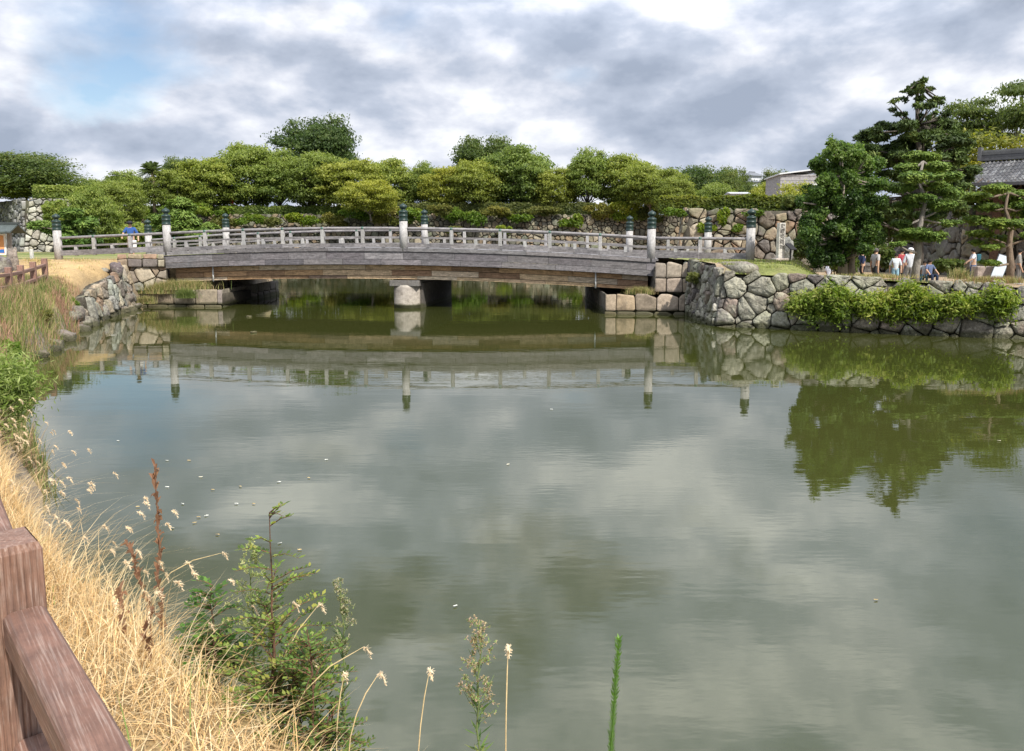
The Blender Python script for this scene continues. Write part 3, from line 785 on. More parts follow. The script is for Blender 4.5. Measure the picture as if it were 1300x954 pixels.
mb.box(Vector((Rg.x,Rg.y,RZ+.42))-ax*.2, (.18,.5,.75), (.12,.12,.125), rz=math.atan2(ax.y,ax.x)); mb.build('ridge','tile',g)
mb = MB()
for k in range(int(Lg/.42)):
    s = .2+k*.42
    for side in (1,-1):
        a = RP(s,.25,side)-Vector((0,0,.22)); b = RP(s,.98,side)-Vector((0,0,.22)); mb.beam(a,b,.1,.12,(.09,.06,.04))
mb.build('rafters','wood_brown',g)
mb = MB()
for s in (1.6,5.2,8.8,12.4):
    for side in (.62,-.62):
        p = Rg+ax*s+nf*5.5*side; mb.box(Vector((p.x,p.y,3.2)),(.42,.42,5.6),(.12,.07,.045),rz=math.atan2(ax.y,ax.x))
mb.build('pillars','wood_brown',g)
mb = MB()
for z in (5.3,4.5):
    for side in (.62,-.62):
        a = Rg+ax*.6+nf*5.5*side; b = a+ax*14; mb.beam((a.x,a.y,z),(b.x,b.y,z),.3,.35,(.10,.065,.045))
mb.build('lintel','wood_brown',g)
mb = MB(); c = Rg+ax*8.6+nf*.6; mb.box(Vector((c.x,c.y,2.9)),(13.4,.3,4.6),(.13,.10,.075),rz=math.atan2(ax.y,ax.x)); mb.build('wall','wood_brown',g)

# things at the gate
p = at(1268,350,33.5); ib = empty('information_board',(p.x,p.y,1.0),rz=-.35,label='leaning whitish blue information board between the small pine and walkers',cat='sign board')
mb = MB(); M = Matrix.Translation((0,0,.75))@Matrix.Rotation(R(18),4,'Y')@Matrix.Rotation(R(-12),4,'X'); mb.box(None,(.42,.05,1.25),(.55,.60,.66),M=M); mb.build('panel','plain',ib)
mb = MB(); M = Matrix.Translation((0,.012,.75))@Matrix.Rotation(R(18),4,'Y')@Matrix.Rotation(R(-12),4,'X'); mb.box(None,(.48,.04,1.31),(.06,.07,.08),M=M); mb.build('frame','plain',ib)
p = at(1247,350,34.2); mb = MB(); mb.box(Vector((0,0,.42)),(.75,.5,.9),(.38,.31,.27),bev=.03); o = mb.build('stone_block','block'); o.location=(p.x,p.y,1.0); tag(o,'waist-high beige stone block left of the leaning information board','stone block')

# ---------------------------------------------------------------- distant buildings
p0 = at(990,248,95); bl = empty('museum_building',(p0.x,95,p0.z),rz=-.1,label='plain grey stone faced hall with pale curved roof beyond the hedge',cat='building')
Wd = 8; Hh = (at(990,222,95)-p0).z
mb = MB(); mb.box(Vector((Wd/2,4,Hh/2-1)),(Wd,8,Hh+2),(.36,.35,.36)); mb.build('wall','block',bl)
mb = MB()
for k in range(6):
    z = .35+k*.45; mb.box(Vector((Wd/2,-.012,z)),(Wd,.03,.03),(.22,.22,.22))
mb.build('wall_joints','plain',bl)
mb = MB(); V=[(-.2,-.3,Hh),(Wd,-.3,Hh+1.0),(Wd,8.2,Hh+1.0),(-.2,8.2,Hh),(-.2,-.3,Hh+.15),(Wd,-.3,Hh+1.15),(Wd,8.2,Hh+1.15),(-.2,8.2,Hh+.15)]
mb.add(V,[(3,2,1,0),(4,5,6,7),(0,1,5,4),(1,2,6,5),(2,3,7,6),(3,0,4,7),],(.62,.64,.66)); mb.build('roof','plain',bl)
mb = MB(); mb.box(Vector((1.45,-.02,.6)),(.28,.06,.9),(.05,.05,.06)); mb.build('window','plain',bl)
# distant keep
p0 = at(954,236,420); kp = empty('castle_keep',(p0.x,420,p0.z-3),rz=.5,label='tiny white castle tower with grey tiled roofs above the distant trees',cat='castle')
def tier(z,w,d,h,rw,mb,mr):
    mb.box(Vector((0,0,z+h/2)),(w,d,h),(.62,.63,.65))
    V=[(-rw/2,-rw*.42,z+h-.2),(rw/2,-rw*.42,z+h-.2),(rw/2,rw*.42,z+h-.2),(-rw/2,rw*.42,z+h-.2),(-rw*.2,0,z+h+1.9),(rw*.2,0,z+h+1.9)]
    mr.add(V,[(0,1,5,4),(2,3,4,5),(1,2,5),(3,0,4),(3,2,1,0)],(.16,.17,.19))
m1=MB();m2=MB(); tier(0,13,11,4.6,16,m1,m2); tier(5.4,7.6,6.5,2.6,10.5,m1,m2); m2.box(Vector((0,0,9.9)),(4.2,.5,.7),(.14,.15,.17)); m1.build('wall','plain',kp); m2.build('roof','plain',kp)
mb=MB(); mr=MB(); mb.box(Vector((14,0,1.2)),(16,8,3.6),(.60,.61,.62)); V=[(5.5,-5,2.8),(22.5,-5,2.8),(22.5,5,2.8),(5.5,5,2.8),(6.5,0,5),(21.5,0,5)]; mr.add(V,[(0,1,5,4),(2,3,4,5),(1,2,5),(3,0,4),(3,2,1,0)],(.17,.18,.2)); mb.build('side_wall','plain',kp); mr.build('side_roof','plain',kp)
# pale roofed sheds glimpsed between trees
for (px,py,Y,w,h,lb) in [(936,247,110,2.4,.3,'low white roof strip peeking over the hedge'),(1046,253,70,3.0,1.3,'pale grey roof glimpsed between the round tree and hall')]:
    p0=at(px,py,Y); o=empty('shed',(p0.x,Y,p0.z),label=lb,cat='shed')
    mb=MB(); mb.box(Vector((0,0,-1.5)),(w*.95,3,3),(.5,.5,.5)); mb.build('wall','plain',o)
    mb=MB(); V=[(-w/2-.2,-1.7,0),(w/2+.2,-1.7,0),(w/2+.2,1.7,0),(-w/2-.2,1.7,0),(-w/2-.2,0,h),(w/2+.2,0,h)]; mb.add(V,[(0,1,5,4),(2,3,4,5),(1,2,5),(3,0,4),(3,2,1,0)],(.42,.43,.45)); mb.build('roof','plain',o)
# rocks along the foot of the left bank
rk = random.Random(31); NAMES=[]
protos = []
for q in range(5):
    o = rock('bank_rock', (0,0,0), (1,.85,.62), rk.choice([(.30,.25,.19),(.24,.20,.17),(.34,.30,.25),(.20,.17,.14),(.33,.27,.20)]), 70+q, 'weathered rock at the waterline foot of the weedy left bank', 'rock', group='rocks along the foot of the left bank'); protos.append(o)
cnt = 0
EDv = [p for p in ED if 20 < p.y < 35]
for i in range(0, len(EDv)):
    p = EDv[i]
    for r_ in range(2):
        if rk.random() < (.15 if p.y > 26 else .5) or (r_ == 1 and p.y < 26): continue
        o = protos[cnt % 5] if cnt < 5 else protos[rk.randrange(5)].copy()
        if cnt >= 5: COL.objects.link(o)
        s = rk.uniform(.35,.8)*(1.15 if p.y>24 else .9); off = -.45 + r_*.38 + rk.uniform(-.1,.1)
        o.location = (p.x-off*.9, p.y-off*.35 if False else p.y+rk.uniform(-.2,.2), .02+.42*r_+rk.uniform(-.06,.08)); o.rotation_euler=(rk.uniform(-.3,.3),rk.uniform(-.3,.3),rk.uniform(0,6)); o.scale=(s,s,s*rk.uniform(.8,1.1)); cnt += 1
# ---------------------------------------------------------------- trees
G_ROW = [(.060,.092,.018),(.13,.185,.038),(.22,.28,.06),(.33,.37,.10)]
G_DARK = [(.028,.046,.012),(.060,.095,.024),(.10,.145,.036),(.17,.20,.055)]
G_OLIVE = [(.07,.095,.018),(.16,.20,.036),(.26,.30,.055),(.36,.38,.10)]
G_PINE = [(.035,.065,.014),(.08,.14,.026),(.15,.22,.04),(.22,.28,.06)]
G_BRIGHT = [(.05,.09,.012),(.10,.17,.02),(.17,.25,.03),(.27,.31,.06)]
BARK = (.19,.165,.14)

def limbs(mb, rs, base, fork, ends, r0, col=BARK, wob=.12, n=7):
    pts = [Vector(base)]
    d = Vector(fork)-Vector(base); H = d.length
    for k in range(1,5): pts.append(Vector(base)+d*k/4+Vector((rs.uniform(-1,1),rs.uniform(-1,1),0))*wob*H*.3*(1 if k<4 else 0))
    mb.tube([pts[0]+Vector((0,0,-.3))]+pts, [r0*1.35,r0*1.15,r0*.95,r0*.85,r0*.78,r0*.7], col, 9)
    for e in ends:
        e = Vector(e); s = Vector(fork) if rs.rand()<.6 else pts[3]; L = (e-s).length
        m1 = s.lerp(e,.35)+Vector((rs.uniform(-1,1),rs.uniform(-1,1),rs.uniform(-.2,1)))*L*.1
        m2 = s.lerp(e,.7)+Vector((rs.uniform(-1,1),rs.uniform(-1,1),rs.uniform(-.3,.8)))*L*.08
        r = r0*rs.uniform(.28,.5); mb.tube([s,m1,m2,e],[r,r*.7,r*.4,r*.12],col,6)

def broad(seed, h, w, nl, cols, lsz, nclump=70, trunk=.28, up=.35, flat=.6, low=.06, r0=None, cr=.17, lean=0, domey=1.0):
    """spreading broadleaf: returns (crown mesh, trunk mesh). h height, w crown width"""
    rs = np.random.RandomState(seed); cl = []; zc = h*(low+(1-low)*.5)
    for i in range(nclump):
        d = rs.normal(size=3); d /= np.linalg.norm(d); 
        if d[2] < low*2.5-1.05: d[2] *= -.6
        rr = rs.uniform(.45,1)**.6
        sz = rs.uniform(.6,1.35)*w*cr
        c = np.array([d[0]*rr*(w/2-sz*.6)+lean*w*.1*d[2], d[1]*rr*(w/2-sz*.6), zc+d[2]*rr*(h*(1-low)*.5-sz*flat*.5)*domey])
        c[2] += h*.05*rs.normal(); c[:2] *= 1+.18*math.sin(3*math.atan2(d[1],d[0])+seed)
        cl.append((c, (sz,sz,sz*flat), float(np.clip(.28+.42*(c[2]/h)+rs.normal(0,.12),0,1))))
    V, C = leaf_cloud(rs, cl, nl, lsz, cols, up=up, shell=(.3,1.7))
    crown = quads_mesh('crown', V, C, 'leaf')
    mb = MB(); fork = (rs.uniform(-.04,.04)*w, rs.uniform(-.04,.04)*w, h*max(low*.95,.16))
    ends = [tuple(c[0]) for c in cl[:26]]
    limbs(mb, rs, (0,0,0), fork, ends, r0 or h*trunk*.09)
    t = mb.build('trunk','bark',smooth=True); tm = t.data; bpy.data.objects.remove(t)
    return crown, tm
def tree(kind, mesh, loc, label, sx=1, sz=1, rot=0, group=None, cat='tree'):
    o = empty(kind, loc, rot); o.scale = (sx,sx,sz); tag(o,label,cat,group)
    link('crown', mesh[0], o); link('trunk', mesh[1], o); return o
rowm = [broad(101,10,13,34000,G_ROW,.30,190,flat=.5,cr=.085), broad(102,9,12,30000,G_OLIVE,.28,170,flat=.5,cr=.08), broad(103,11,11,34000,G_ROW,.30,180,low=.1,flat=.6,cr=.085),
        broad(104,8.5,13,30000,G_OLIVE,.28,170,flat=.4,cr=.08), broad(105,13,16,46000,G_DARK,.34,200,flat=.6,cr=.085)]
# (px centre, py top, distance, base z, variant, relative width, label)
ROW = [
 (95,232,118,7,0,.75,'leafy tree above the left rampart end, first of the far row'),
 (126,226,124,7,1,.8,'olive tree second in the far row, behind the clipped pine'),
 (160,218,130,7,2,1.0,'medium tree third in the far row with a narrow crown'),
 (150,228,113,4,1,.7,'low olive tree on the slope under the narrow crowned one'),
 (232,200,150,7,4,.5,'small dark tree poking above the row between olive crowns'),
 (215,216,126,7,1,.9,'olive green tree in the far row left of the open-crowned one'),
 (262,200,127,7,0,.95,'open-crowned tree over the vermilion banner'),
 (312,182,131,7,0,1.1,'tall spreading tree left of the great dome-shaped one'),
 (352,192,129,7,2,1.0,'full green tree in front of the dome-shaped giant, left side'),
 (400,147,158,9,4,1.15,'great dome-shaped dark tree rising highest behind the row'),
 (398,190,128,7,1,1.05,'yellow green tree right below the dome-shaped giant'),
 (445,198,127,7,3,1.0,'flat topped olive tree right of the dome-shaped giant'),
 (492,202,130,7,0,.85,'upright tree over the tall middle bridge post'),
 (470,226,119,6,3,.85,'low yellowish tree on the rampart edge behind the middle railing'),
 (535,208,131,7,2,.7,'slender light tree in the dip of the far row'),
 (566,212,128,7,1,.75,'pale tree between the slender one and the dark mass'),
 (618,172,146,8,4,1.0,'dark tall tree with ragged top, behind centre of the bridge'),
 (602,200,128,7,3,.9,'flat layered tree beneath the ragged dark one'),
 (660,186,130,7,0,1.2,'broad bright tree right of the ragged dark one'),
 (700,212,127,7,1,.8,'low rounded tree beside the broad bright one'),
 (748,192,128,7,2,1.0,'airy tree with twiggy top over the right half of the bridge'),
 (795,197,127,7,0,.95,'tree with thin crown and pale gaps above the creeper wall'),
 (828,208,122,7,3,.9,'spreading low tree last but one at the right of the row'),
 (852,222,118,6,1,.55,'small yellow green tree ending the far row'),
]
TL = []
for k, (px, py, Y, bz, v, rw, lb) in enumerate(ROW):
    top = at(px, py, Y); h0 = (10,9,11,8.5,13)[v]; h = top.z-bz
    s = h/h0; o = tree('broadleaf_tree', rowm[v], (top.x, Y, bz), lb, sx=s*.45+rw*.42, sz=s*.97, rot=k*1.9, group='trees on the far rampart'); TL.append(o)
# far dark woods one can tell apart
FARW = [(885,214,300,.9,'bluish dark tree nearest the far row end'),(902,216,320,.85,'dark tree second from the row end, beyond the hedge'),(917,220,290,.6,'middle dark tree of the distant wood'),
        (933,215,330,.5,'tall distant tree just left of the castle tower'),(948,236,300,.5,'low distant tree in front of the castle tower'),(966,233,310,.5,'distant olive tree right of the castle tower'),
        (985,218,360,.45,'rounded distant treetop left of the grey hall'),(980,230,250,.6,'distant bush-like tree against the grey hall'),(905,232,220,.7,'lighter distant tree low over the hedge')]
for k,(px,py,Y,rw,lb) in enumerate(FARW):
    top = at(px,py,Y); v = (4,4,4,4,4,1,4,1,1)[k]; h0 = (10,9,11,8.5,13)[v]; h = top.z-3; s = h/h0
    tree('distant_tree', rowm[v], (top.x,Y,3), lb, sx=s*rw*.95, sz=s, rot=k*2.3, group='distant trees beyond the hedge')
# left trees over the rampart
lt = broad(120,9,10,24000,G_DARK,.24,60,flat=.45,cr=.17)
tp = at(28,192,66); tree('broadleaf_tree', lt, (tp.x,66,6.0), 'dark layered tree on top of the left rampart', sx=.82, sz=(tp.z-6)/9.2, rot=1)
tp = at(2,222,63.5); tree('broadleaf_tree', rowm[1], (tp.x-1,64.5,6.0), 'lighter tree cut by the frame edge on the left rampart', sx=.5, sz=(tp.z-6)/9, rot=2)
tp = at(60,238,63.5); tree('broadleaf_tree', rowm[3], (tp.x,66,5.4), 'low spreading tree at the right end of the left rampart', sx=.30, sz=(tp.z-5.4)/8.5, rot=2.6)
tp = at(104,240,55.5); tree('broadleaf_tree', rowm[0], (tp.x,56.5,2.0), 'bushy tree growing between rampart corner and first clipped pine', sx=.30, sz=(tp.z-2)/10, rot=4)
# palm
def fronds(seed, n, L):
    rs = np.random.RandomState(seed); Vs=[]; 
    for i in range(n):
        a = rs.uniform(0,6.28); e = rs.uniform(-.3,1.3); d = np.array([math.cos(a)*math.cos(e),math.sin(a)*math.cos(e),math.sin(e)])
        for k in range(16):
            t = k/16; p = d*L*t+np.array([0,0,-.5*L*t*t*.6])
            sd = unit(np.cross(d,[0,0,1.0])); 
            for s in (-1,1):
                q = p + sd*s*L*.22*(1-t*.6)+np.array([0,0,-.1*L]) + d*.1*L
                w = d*.03*L; Vs.append([p-w,p+w,q+w*.3,q-w*.3])
    V=np.array(Vs); return V, np.tile(np.array([[.10,.14,.05]]),(len(V),1))*rs.uniform(.7,1.3,(len(V),1))
V,C = fronds(3,60,2.2); pm = quads_mesh('crown',V,C,'leaf')
tp = at(193,212,124); po = empty('palm_tree',(tp.x,124,7),label='palm tree with spiky fan top rising from the far row',cat='palm'); o=link('crown',pm,po); o.location=(0,0,tp.z-7-.6)
mb=MB(); mb.tube([(0,0,-.3),(0.1,0,(tp.z-7)*.5),(0,0,tp.z-7.6)],[.3,.25,.25],(.14,.11,.08),8); mb.build('trunk','bark',po,smooth=True)

# needle pads (clipped pines)
def pads_tree(name, loc, label, trunk_pts, tr, pads, n, cols, lsz, seed, trunkcol=(.15,.12,.10), cat='pine', twin=None, up=.9, mat='needle', aspect=3.2, shell=(.45,1.05), flat=.45, under=.18, limbw=.35):
    """pads: list of (x,y,z,rx,rz,tone) relative to loc"""
    rs = np.random.RandomState(seed); o = empty(name, loc, label=label, cat=cat)
    cl = []
    for (x,y,z,rx,rz_,tn) in pads:
        m = 5 if rx > .35 else 3
        for k in range(m):
            a = rs.uniform(0,6.28); q = rs.uniform(.15,.62)*rx
            cl.append(((x+math.cos(a)*q, y+math.sin(a)*q*.9, z+rs.uniform(-.25,.25)*rz_), (rx*rs.uniform(.45,.7),rx*rs.uniform(.45,.7),rz_*rs.uniform(.7,1.1)), float(np.clip(tn+rs.normal(0,.1),0,1))))
    V,C = leaf_cloud(rs, cl, n, lsz, cols, up=up, aspect=aspect, flat=flat, shell=shell, under=under)
    link('crown', quads_mesh('crown',V,C,mat), o)
    mb = MB(); T = [Vector(p) for p in trunk_pts]
    mb.tube(T, [tr*(1-.75*k/(len(T)-1)) for k in range(len(T))], trunkcol, 10)
    if twin:
        T2 = [Vector(p) for p in twin]; mb.tube(T2, [tr*.8*(1-.75*k/(len(T2)-1)) for k in range(len(T2))], trunkcol, 10)
    for (x,y,z,rx,rz_,tn) in pads:
        e = Vector((x,y,z-rz_*.3)); 
        s = min(T, key=lambda p: abs(p.z-(z-.25*rx))+ (p-e).length*.15); m = s.lerp(e,.5)+Vector((rs.uniform(-.1,.1),rs.uniform(-.1,.1),rs.uniform(-.12,.02)))
        r = tr*limbw; mb.tube([s,m,e],[r,r*.65,r*.25],trunkcol,6)
    mb.build('trunk','bark',o,smooth=True); return o
def rel(px,py,Y,base): p=at(px,py,Y); return (p.x-base[0], p.y-base[1], p.z-base[2])
# bushy pine A left (px 70-130)
def pine_from_px(name, label, base, Y, padspx, trunkpx, tr, n, cols, lsz, seed, **k):
    sc_px = Y/1000
    rs = np.random.RandomState(seed+5)
    pads = []
    for (px,py,r,rzp,tn) in padspx:
        y = Y + rs.uniform(-.6,.6)*k.get('dep',1.0)
        x_,y_,z_ = rel(px,py,y,base); pads.append((x_,y_,z_,r*sc_px,rzp*sc_px,tn))
    k.pop('dep',None)
    T = [rel(px,py,Y,base) for (px,py) in trunkpx]
    tw = k.pop('twinpx',None)
    if tw: k['twin'] = [rel(px,py,Y+.3,base) for (px,py) in tw]
    return pads_tree(name, base, label, T, tr, pads, n, cols, lsz, seed, **k)
b = at(100,332,50)
pine_from_px('clipped_pine','rounded clipped pine with dense pads behind the man in blue', (b.x,50,2.0), 50,
   [(92,272,13,6,.7),(110,284,15,6,.6),(86,288,12,6,.6),(100,297,20,7,.5),(88,305,16,7,.45),(114,307,14,7,.45),(98,316,20,8,.35),(108,326,16,7,.3),(54,286,12,3.5,.8),(62,292,9,4,.7),(44,287,7,3,.75),(82,320,10,7,.35)],
   [(100,336),(98,315),(102,295),(96,275)], .22, 26000, G_PINE, .30, 61, dep=1.6)
b = at(226,330,52)
pine_from_px('clipped_pine','bright clipped pine with stacked cloud pads behind the second bridge post', (b.x,52,2.0), 52,
   [(226,258,15,5,.8),(238,264,12,4,.7),(214,268,14,5,.7),(232,274,18,6,.6),(205,278,14,5,.6),(242,284,15,6,.55),(222,287,20,7,.5),(196,284,9,4,.6),(262,289,14,4,.75),(248,298,18,6,.5),(212,299,18,7,.4),(230,308,20,8,.35)],
   [(228,336),(222,312),(230,288),(224,262)], .24, 28000, G_PINE+[(.2,.27,.05)], .30, 62, dep=1.8)
# right round tree
b = at(1073,352,29.5); bz = 1.45
rs = np.random.RandomState(8)
pd = []
for (py,hw,cx) in ((188,12,1066),(200,32,1070),(214,46,1072),(228,52,1074),(243,54,1070),(258,58,1068),(273,55,1070),(288,56,1068),(301,54,1070),(314,46,1066),(326,26,1058)):
    for k in range(int(hw/4)+3):
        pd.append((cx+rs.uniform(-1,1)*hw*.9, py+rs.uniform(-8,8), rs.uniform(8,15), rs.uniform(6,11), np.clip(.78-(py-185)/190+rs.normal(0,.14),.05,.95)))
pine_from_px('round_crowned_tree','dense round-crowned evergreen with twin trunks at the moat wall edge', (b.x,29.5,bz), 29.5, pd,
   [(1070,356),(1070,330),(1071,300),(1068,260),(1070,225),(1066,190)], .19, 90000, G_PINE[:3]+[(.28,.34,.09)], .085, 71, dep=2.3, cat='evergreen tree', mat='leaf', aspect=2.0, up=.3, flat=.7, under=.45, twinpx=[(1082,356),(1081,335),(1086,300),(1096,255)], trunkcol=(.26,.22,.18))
# front pine
b = at(1163,358,28.5)
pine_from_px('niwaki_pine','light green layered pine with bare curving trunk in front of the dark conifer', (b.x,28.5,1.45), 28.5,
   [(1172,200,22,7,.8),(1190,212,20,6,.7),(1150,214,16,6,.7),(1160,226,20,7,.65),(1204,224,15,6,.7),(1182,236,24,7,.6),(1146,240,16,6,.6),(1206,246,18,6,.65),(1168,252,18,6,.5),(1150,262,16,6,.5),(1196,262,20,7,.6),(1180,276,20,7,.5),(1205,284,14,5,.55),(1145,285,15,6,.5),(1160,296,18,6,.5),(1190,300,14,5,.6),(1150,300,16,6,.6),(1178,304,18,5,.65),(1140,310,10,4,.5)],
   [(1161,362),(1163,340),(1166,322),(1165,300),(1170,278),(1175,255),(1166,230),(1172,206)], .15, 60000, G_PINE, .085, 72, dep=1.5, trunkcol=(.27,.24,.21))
# small right pine
b = at(1283,350,30.5)
pine_from_px('niwaki_pine','dark layered pine under the gate roof, its trunk beside the information board', (b.x,30.5,1.25), 30.5,
   [(1262,240,20,6,.6),(1240,250,18,6,.6),(1290,250,20,7,.5),(1250,264,22,6,.5),(1280,268,22,7,.5),(1305,262,18,7,.4),(1240,280,18,6,.55),(1268,286,20,7,.45),(1296,284,18,6,.45),(1310,300,16,6,.4),(1246,298,18,5,.6),(1272,304,18,5,.45),(1236,308,12,4,.6),(1258,314,14,4,.5),(1312,275,16,6,.45),(1322,250,14,6,.45),(1256,334,14,3.5,.5)],
   [(1282,360),(1283,335),(1281,312),(1284,290),(1276,265),(1280,245)], .15, 48000, G_PINE, .085, 73, dep=1.5, trunkcol=(.20,.15,.11))
# dark conifer
b = at(1166,352,38.5); rs = np.random.RandomState(9); pd = []
for lv,(py,hw) in enumerate(((108,4),(117,22),(126,34),(136,44),(148,46),(160,58),(174,72),(186,74),(198,80),(210,84),(224,86),(240,88),(256,80),(272,78))):
    for k in range(9 if lv<5 else 14):
        t = rs.uniform(-1,1); x = 1166+t*hw*(.9 if lv>2 else 1)-(8 if lv>5 else 0)
        pd.append((x, py+abs(t)*rs.uniform(-10,8), rs.uniform(4,8) if lv<5 else rs.uniform(8,16), rs.uniform(2,4) if lv<5 else rs.uniform(4,8), np.clip(.35+rs.normal(0,.16),.02,.9)))
pine_from_px('tall_conifer','tallest dark conifer with ragged drooping branches above the walkers', (b.x,38.5,1.0), 38.5, pd,
   [(1166,356),(1166,300),(1164,250),(1167,200),(1165,160),(1164,106)], .26, 60000, G_DARK, .15, 74, dep=2.6, cat='conifer', up=.3, flat=.6, under=.4, trunkcol=(.10,.085,.07), limbw=.25)
# yellowish tree behind conifer
yt = broad(131,9,8,26000,[(.05,.07,.015),(.11,.14,.025),(.19,.21,.04),(.28,.27,.05)],.17,80,flat=.38,cr=.13)
tp = at(1238,166,50); tree('broadleaf_tree', yt, (tp.x,50,1.5), 'yellow green tree showing between the dark conifer and gate roof', sx=1.15, sz=(tp.z-1.5)/9, rot=.6)
# tall tree behind the gate at the edge
rt_ = broad(132,12,11,22000,G_DARK,.2,48,flat=.24,cr=.125,low=.4)
tp = at(1292,106,58); tree('layered_pine', rt_, (tp.x,58,1.5), 'high flat layered pine behind the gate ridge at the frame edge', sx=.72, sz=(tp.z-1.5)/12, rot=2.2, cat='pine')
# shrubs and backing greenery
def shrub(name, cen, rad, n, cols, lsz, seed, label, cat='shrub', aspect=2.2, up=.2, k=8, stems=True, shell=(.35,1.05), mat='leaf', flat=.6, cw=1.0):
    rs = np.random.RandomState(seed); cl=[]
    for i in range(k):
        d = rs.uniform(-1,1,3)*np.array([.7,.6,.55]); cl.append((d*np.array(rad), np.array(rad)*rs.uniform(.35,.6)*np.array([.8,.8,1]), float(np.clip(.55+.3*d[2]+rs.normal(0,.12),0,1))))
    # keep clump widths round in x
    w = min(rad[0],rad[1]*1.4,rad[2]*1.6)*cw
    cl = [(c,(min(r[0],w),r[1],r[2]),t) for c,r,t in cl]
    V,C = leaf_cloud(rs, cl, n, lsz, cols, up=up, aspect=aspect, shell=shell, under=.5, flat=flat)
    if not stems:
        o = link(name, quads_mesh(name,V,C,mat)); o.location = cen; return tag(o,label,cat)
    o = empty(name, cen, label=label, cat=cat); link('foliage', quads_mesh('foliage',V,C,mat), o)
    mb = MB()
    for c,r,t in cl[:10]: mb.tube([(c[0]*.5,c[1]*.3+.05,-rad[2]*.95),(c[0]*.8,c[1]*.7,c[2]*.3-rad[2]*.3),tuple(c)],[.02,.014,.006],(.12,.10,.06),5)
    mb.build('stems','bark',o); return o
def wp(px,py,off=0.0):   # point on the moat wall front under a pixel
    # plane through C0->C1 direction with y = 27.4-(x-7)*.43
    d = ray(px,py); o = Vector((0,0,CAMZ)); t = (27.4+7*.43)/(d.y+.43*d.x); return o+d*t
for k,(x0,x1,seed,lb) in enumerate([(1003,1100,5,'bright green leafy shrub clinging to the moat wall under the twin trunks'),
                              (1092,1216,6,'widest yellow green shrub on the moat wall under the niwaki trunk'),
                              (1224,1284,7,'sparse yellow green shrub on the moat wall, farthest from the bridge')]):
    rs = np.random.RandomState(seed); c0_ = wp((x0+x1)/2,388); cl = []; sten = []
    for i in range(int((x1-x0)*(1.5 if k<2 else 1.0))):
        t = rs.rand(); px = x0+(x1-x0)*t; env = math.sin(math.pi*min(1,max(0,t*1.08-.04)))**.5
        nz = noise.noise(Vector((px*.05,seed,0)))
        if noise.noise(Vector((px*.09,seed*2.0,9))) < -.12 and rs.rand() < .8: continue
        top = 390-env*(22+9*nz+rs.uniform(-4,4)); bot = 390+env*(22+16*noise.noise(Vector((px*.06,seed,5)))-(6 if k==2 else 0))
        py = top+(bot-top)*rs.beta(1.0,1.5); p = wp(px,py); p.y -= rs.uniform(.02,.42)*(1-(py-top)/(bot-top+1)*.3)
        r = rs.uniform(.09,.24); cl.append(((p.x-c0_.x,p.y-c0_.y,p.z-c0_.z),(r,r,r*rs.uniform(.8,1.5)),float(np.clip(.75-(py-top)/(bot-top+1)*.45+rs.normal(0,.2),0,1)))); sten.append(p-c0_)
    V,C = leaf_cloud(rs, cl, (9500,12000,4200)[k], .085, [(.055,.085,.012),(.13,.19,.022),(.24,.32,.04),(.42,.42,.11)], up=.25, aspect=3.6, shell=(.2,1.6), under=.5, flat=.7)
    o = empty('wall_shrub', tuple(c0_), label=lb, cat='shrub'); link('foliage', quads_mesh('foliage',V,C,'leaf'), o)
    mb = MB()
    for q in sten[::2]: mb.tube([(q.x*.96,q.y+.35,q.z-.3),(q.x*.98,q.y+.1,q.z-.05),tuple(q+Vector((rs.uniform(-.1,.1),-.05,rs.uniform(.1,.3))))],[.012,.008,.003],(.16,.17,.06),4)
    mb.build('stems','bark',o)
# hedges
def hedge(p0, p1, z0, z1, d, n, lsz, cols, seed, label):
    rs = np.random.RandomState(seed); P0=np.array(p0,float); P1=np.array(p1,float); L=np.linalg.norm(P1-P0); u=(P1-P0)/L; nn=np.array([u[1],-u[0]])
    s = rs.uniform(0,L,n); f = rs.rand(n); top = f<.35
    t = np.where(top, 1.0, rs.rand(n)); w = np.where(top, rs.uniform(-1,1,n), np.where(rs.rand(n)<.7,1,-1)+rs.normal(0,.08,n))
    bump = .12*np.sin(s*1.3)+.1*np.sin(s*3.1+1)+.08*rs.normal(size=n)
    z = z0+(z1-z0)*t*(1+bump*.5)
    P = np.stack([P0[0]+u[0]*s+nn[0]*w*d/2*(1+.2*bump), P0[1]+u[1]*s+nn[1]*w*d/2*(1+.2*bump), z],1)
    nor = unit(np.stack([nn[0]*w*(~top), nn[1]*w*(~top), top*1.0],1)*.8+rs.normal(size=(n,3))*.6+[0,0,.3])
    t1 = unit(np.cross(nor, rs.normal(size=(n,3)))); t2=np.cross(nor,t1); sz=lsz*rs.uniform(.6,1.4,n)[:,None]
    a=t1*sz*.7; b=t2*sz*.4; V=np.stack([P-a,P-b,P+a,P+b],1)
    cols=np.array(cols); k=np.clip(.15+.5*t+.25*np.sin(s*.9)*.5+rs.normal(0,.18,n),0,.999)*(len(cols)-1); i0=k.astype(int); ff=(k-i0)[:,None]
    C=cols[i0]*(1-ff)+cols[np.minimum(i0+1,len(cols)-1)]*ff
    o = empty('hedge', (0,0,0), label=label, cat='hedge'); link('foliage', quads_mesh('foliage',V,C,'leaf'), o)
    mb=MB(); a=Vector((*p0,z0)); b=Vector((*p1,z0)); mb.beam(a+Vector((0,0,(z1-z0)*.42)), b+Vector((0,0,(z1-z0)*.42)), d*.8,(z1-z0)*.84,(.03,.035,.015)); mb.build('core','bark',o)
GH = [(.05,.07,.015),(.11,.13,.03),(.18,.19,.05),(.26,.25,.08)]
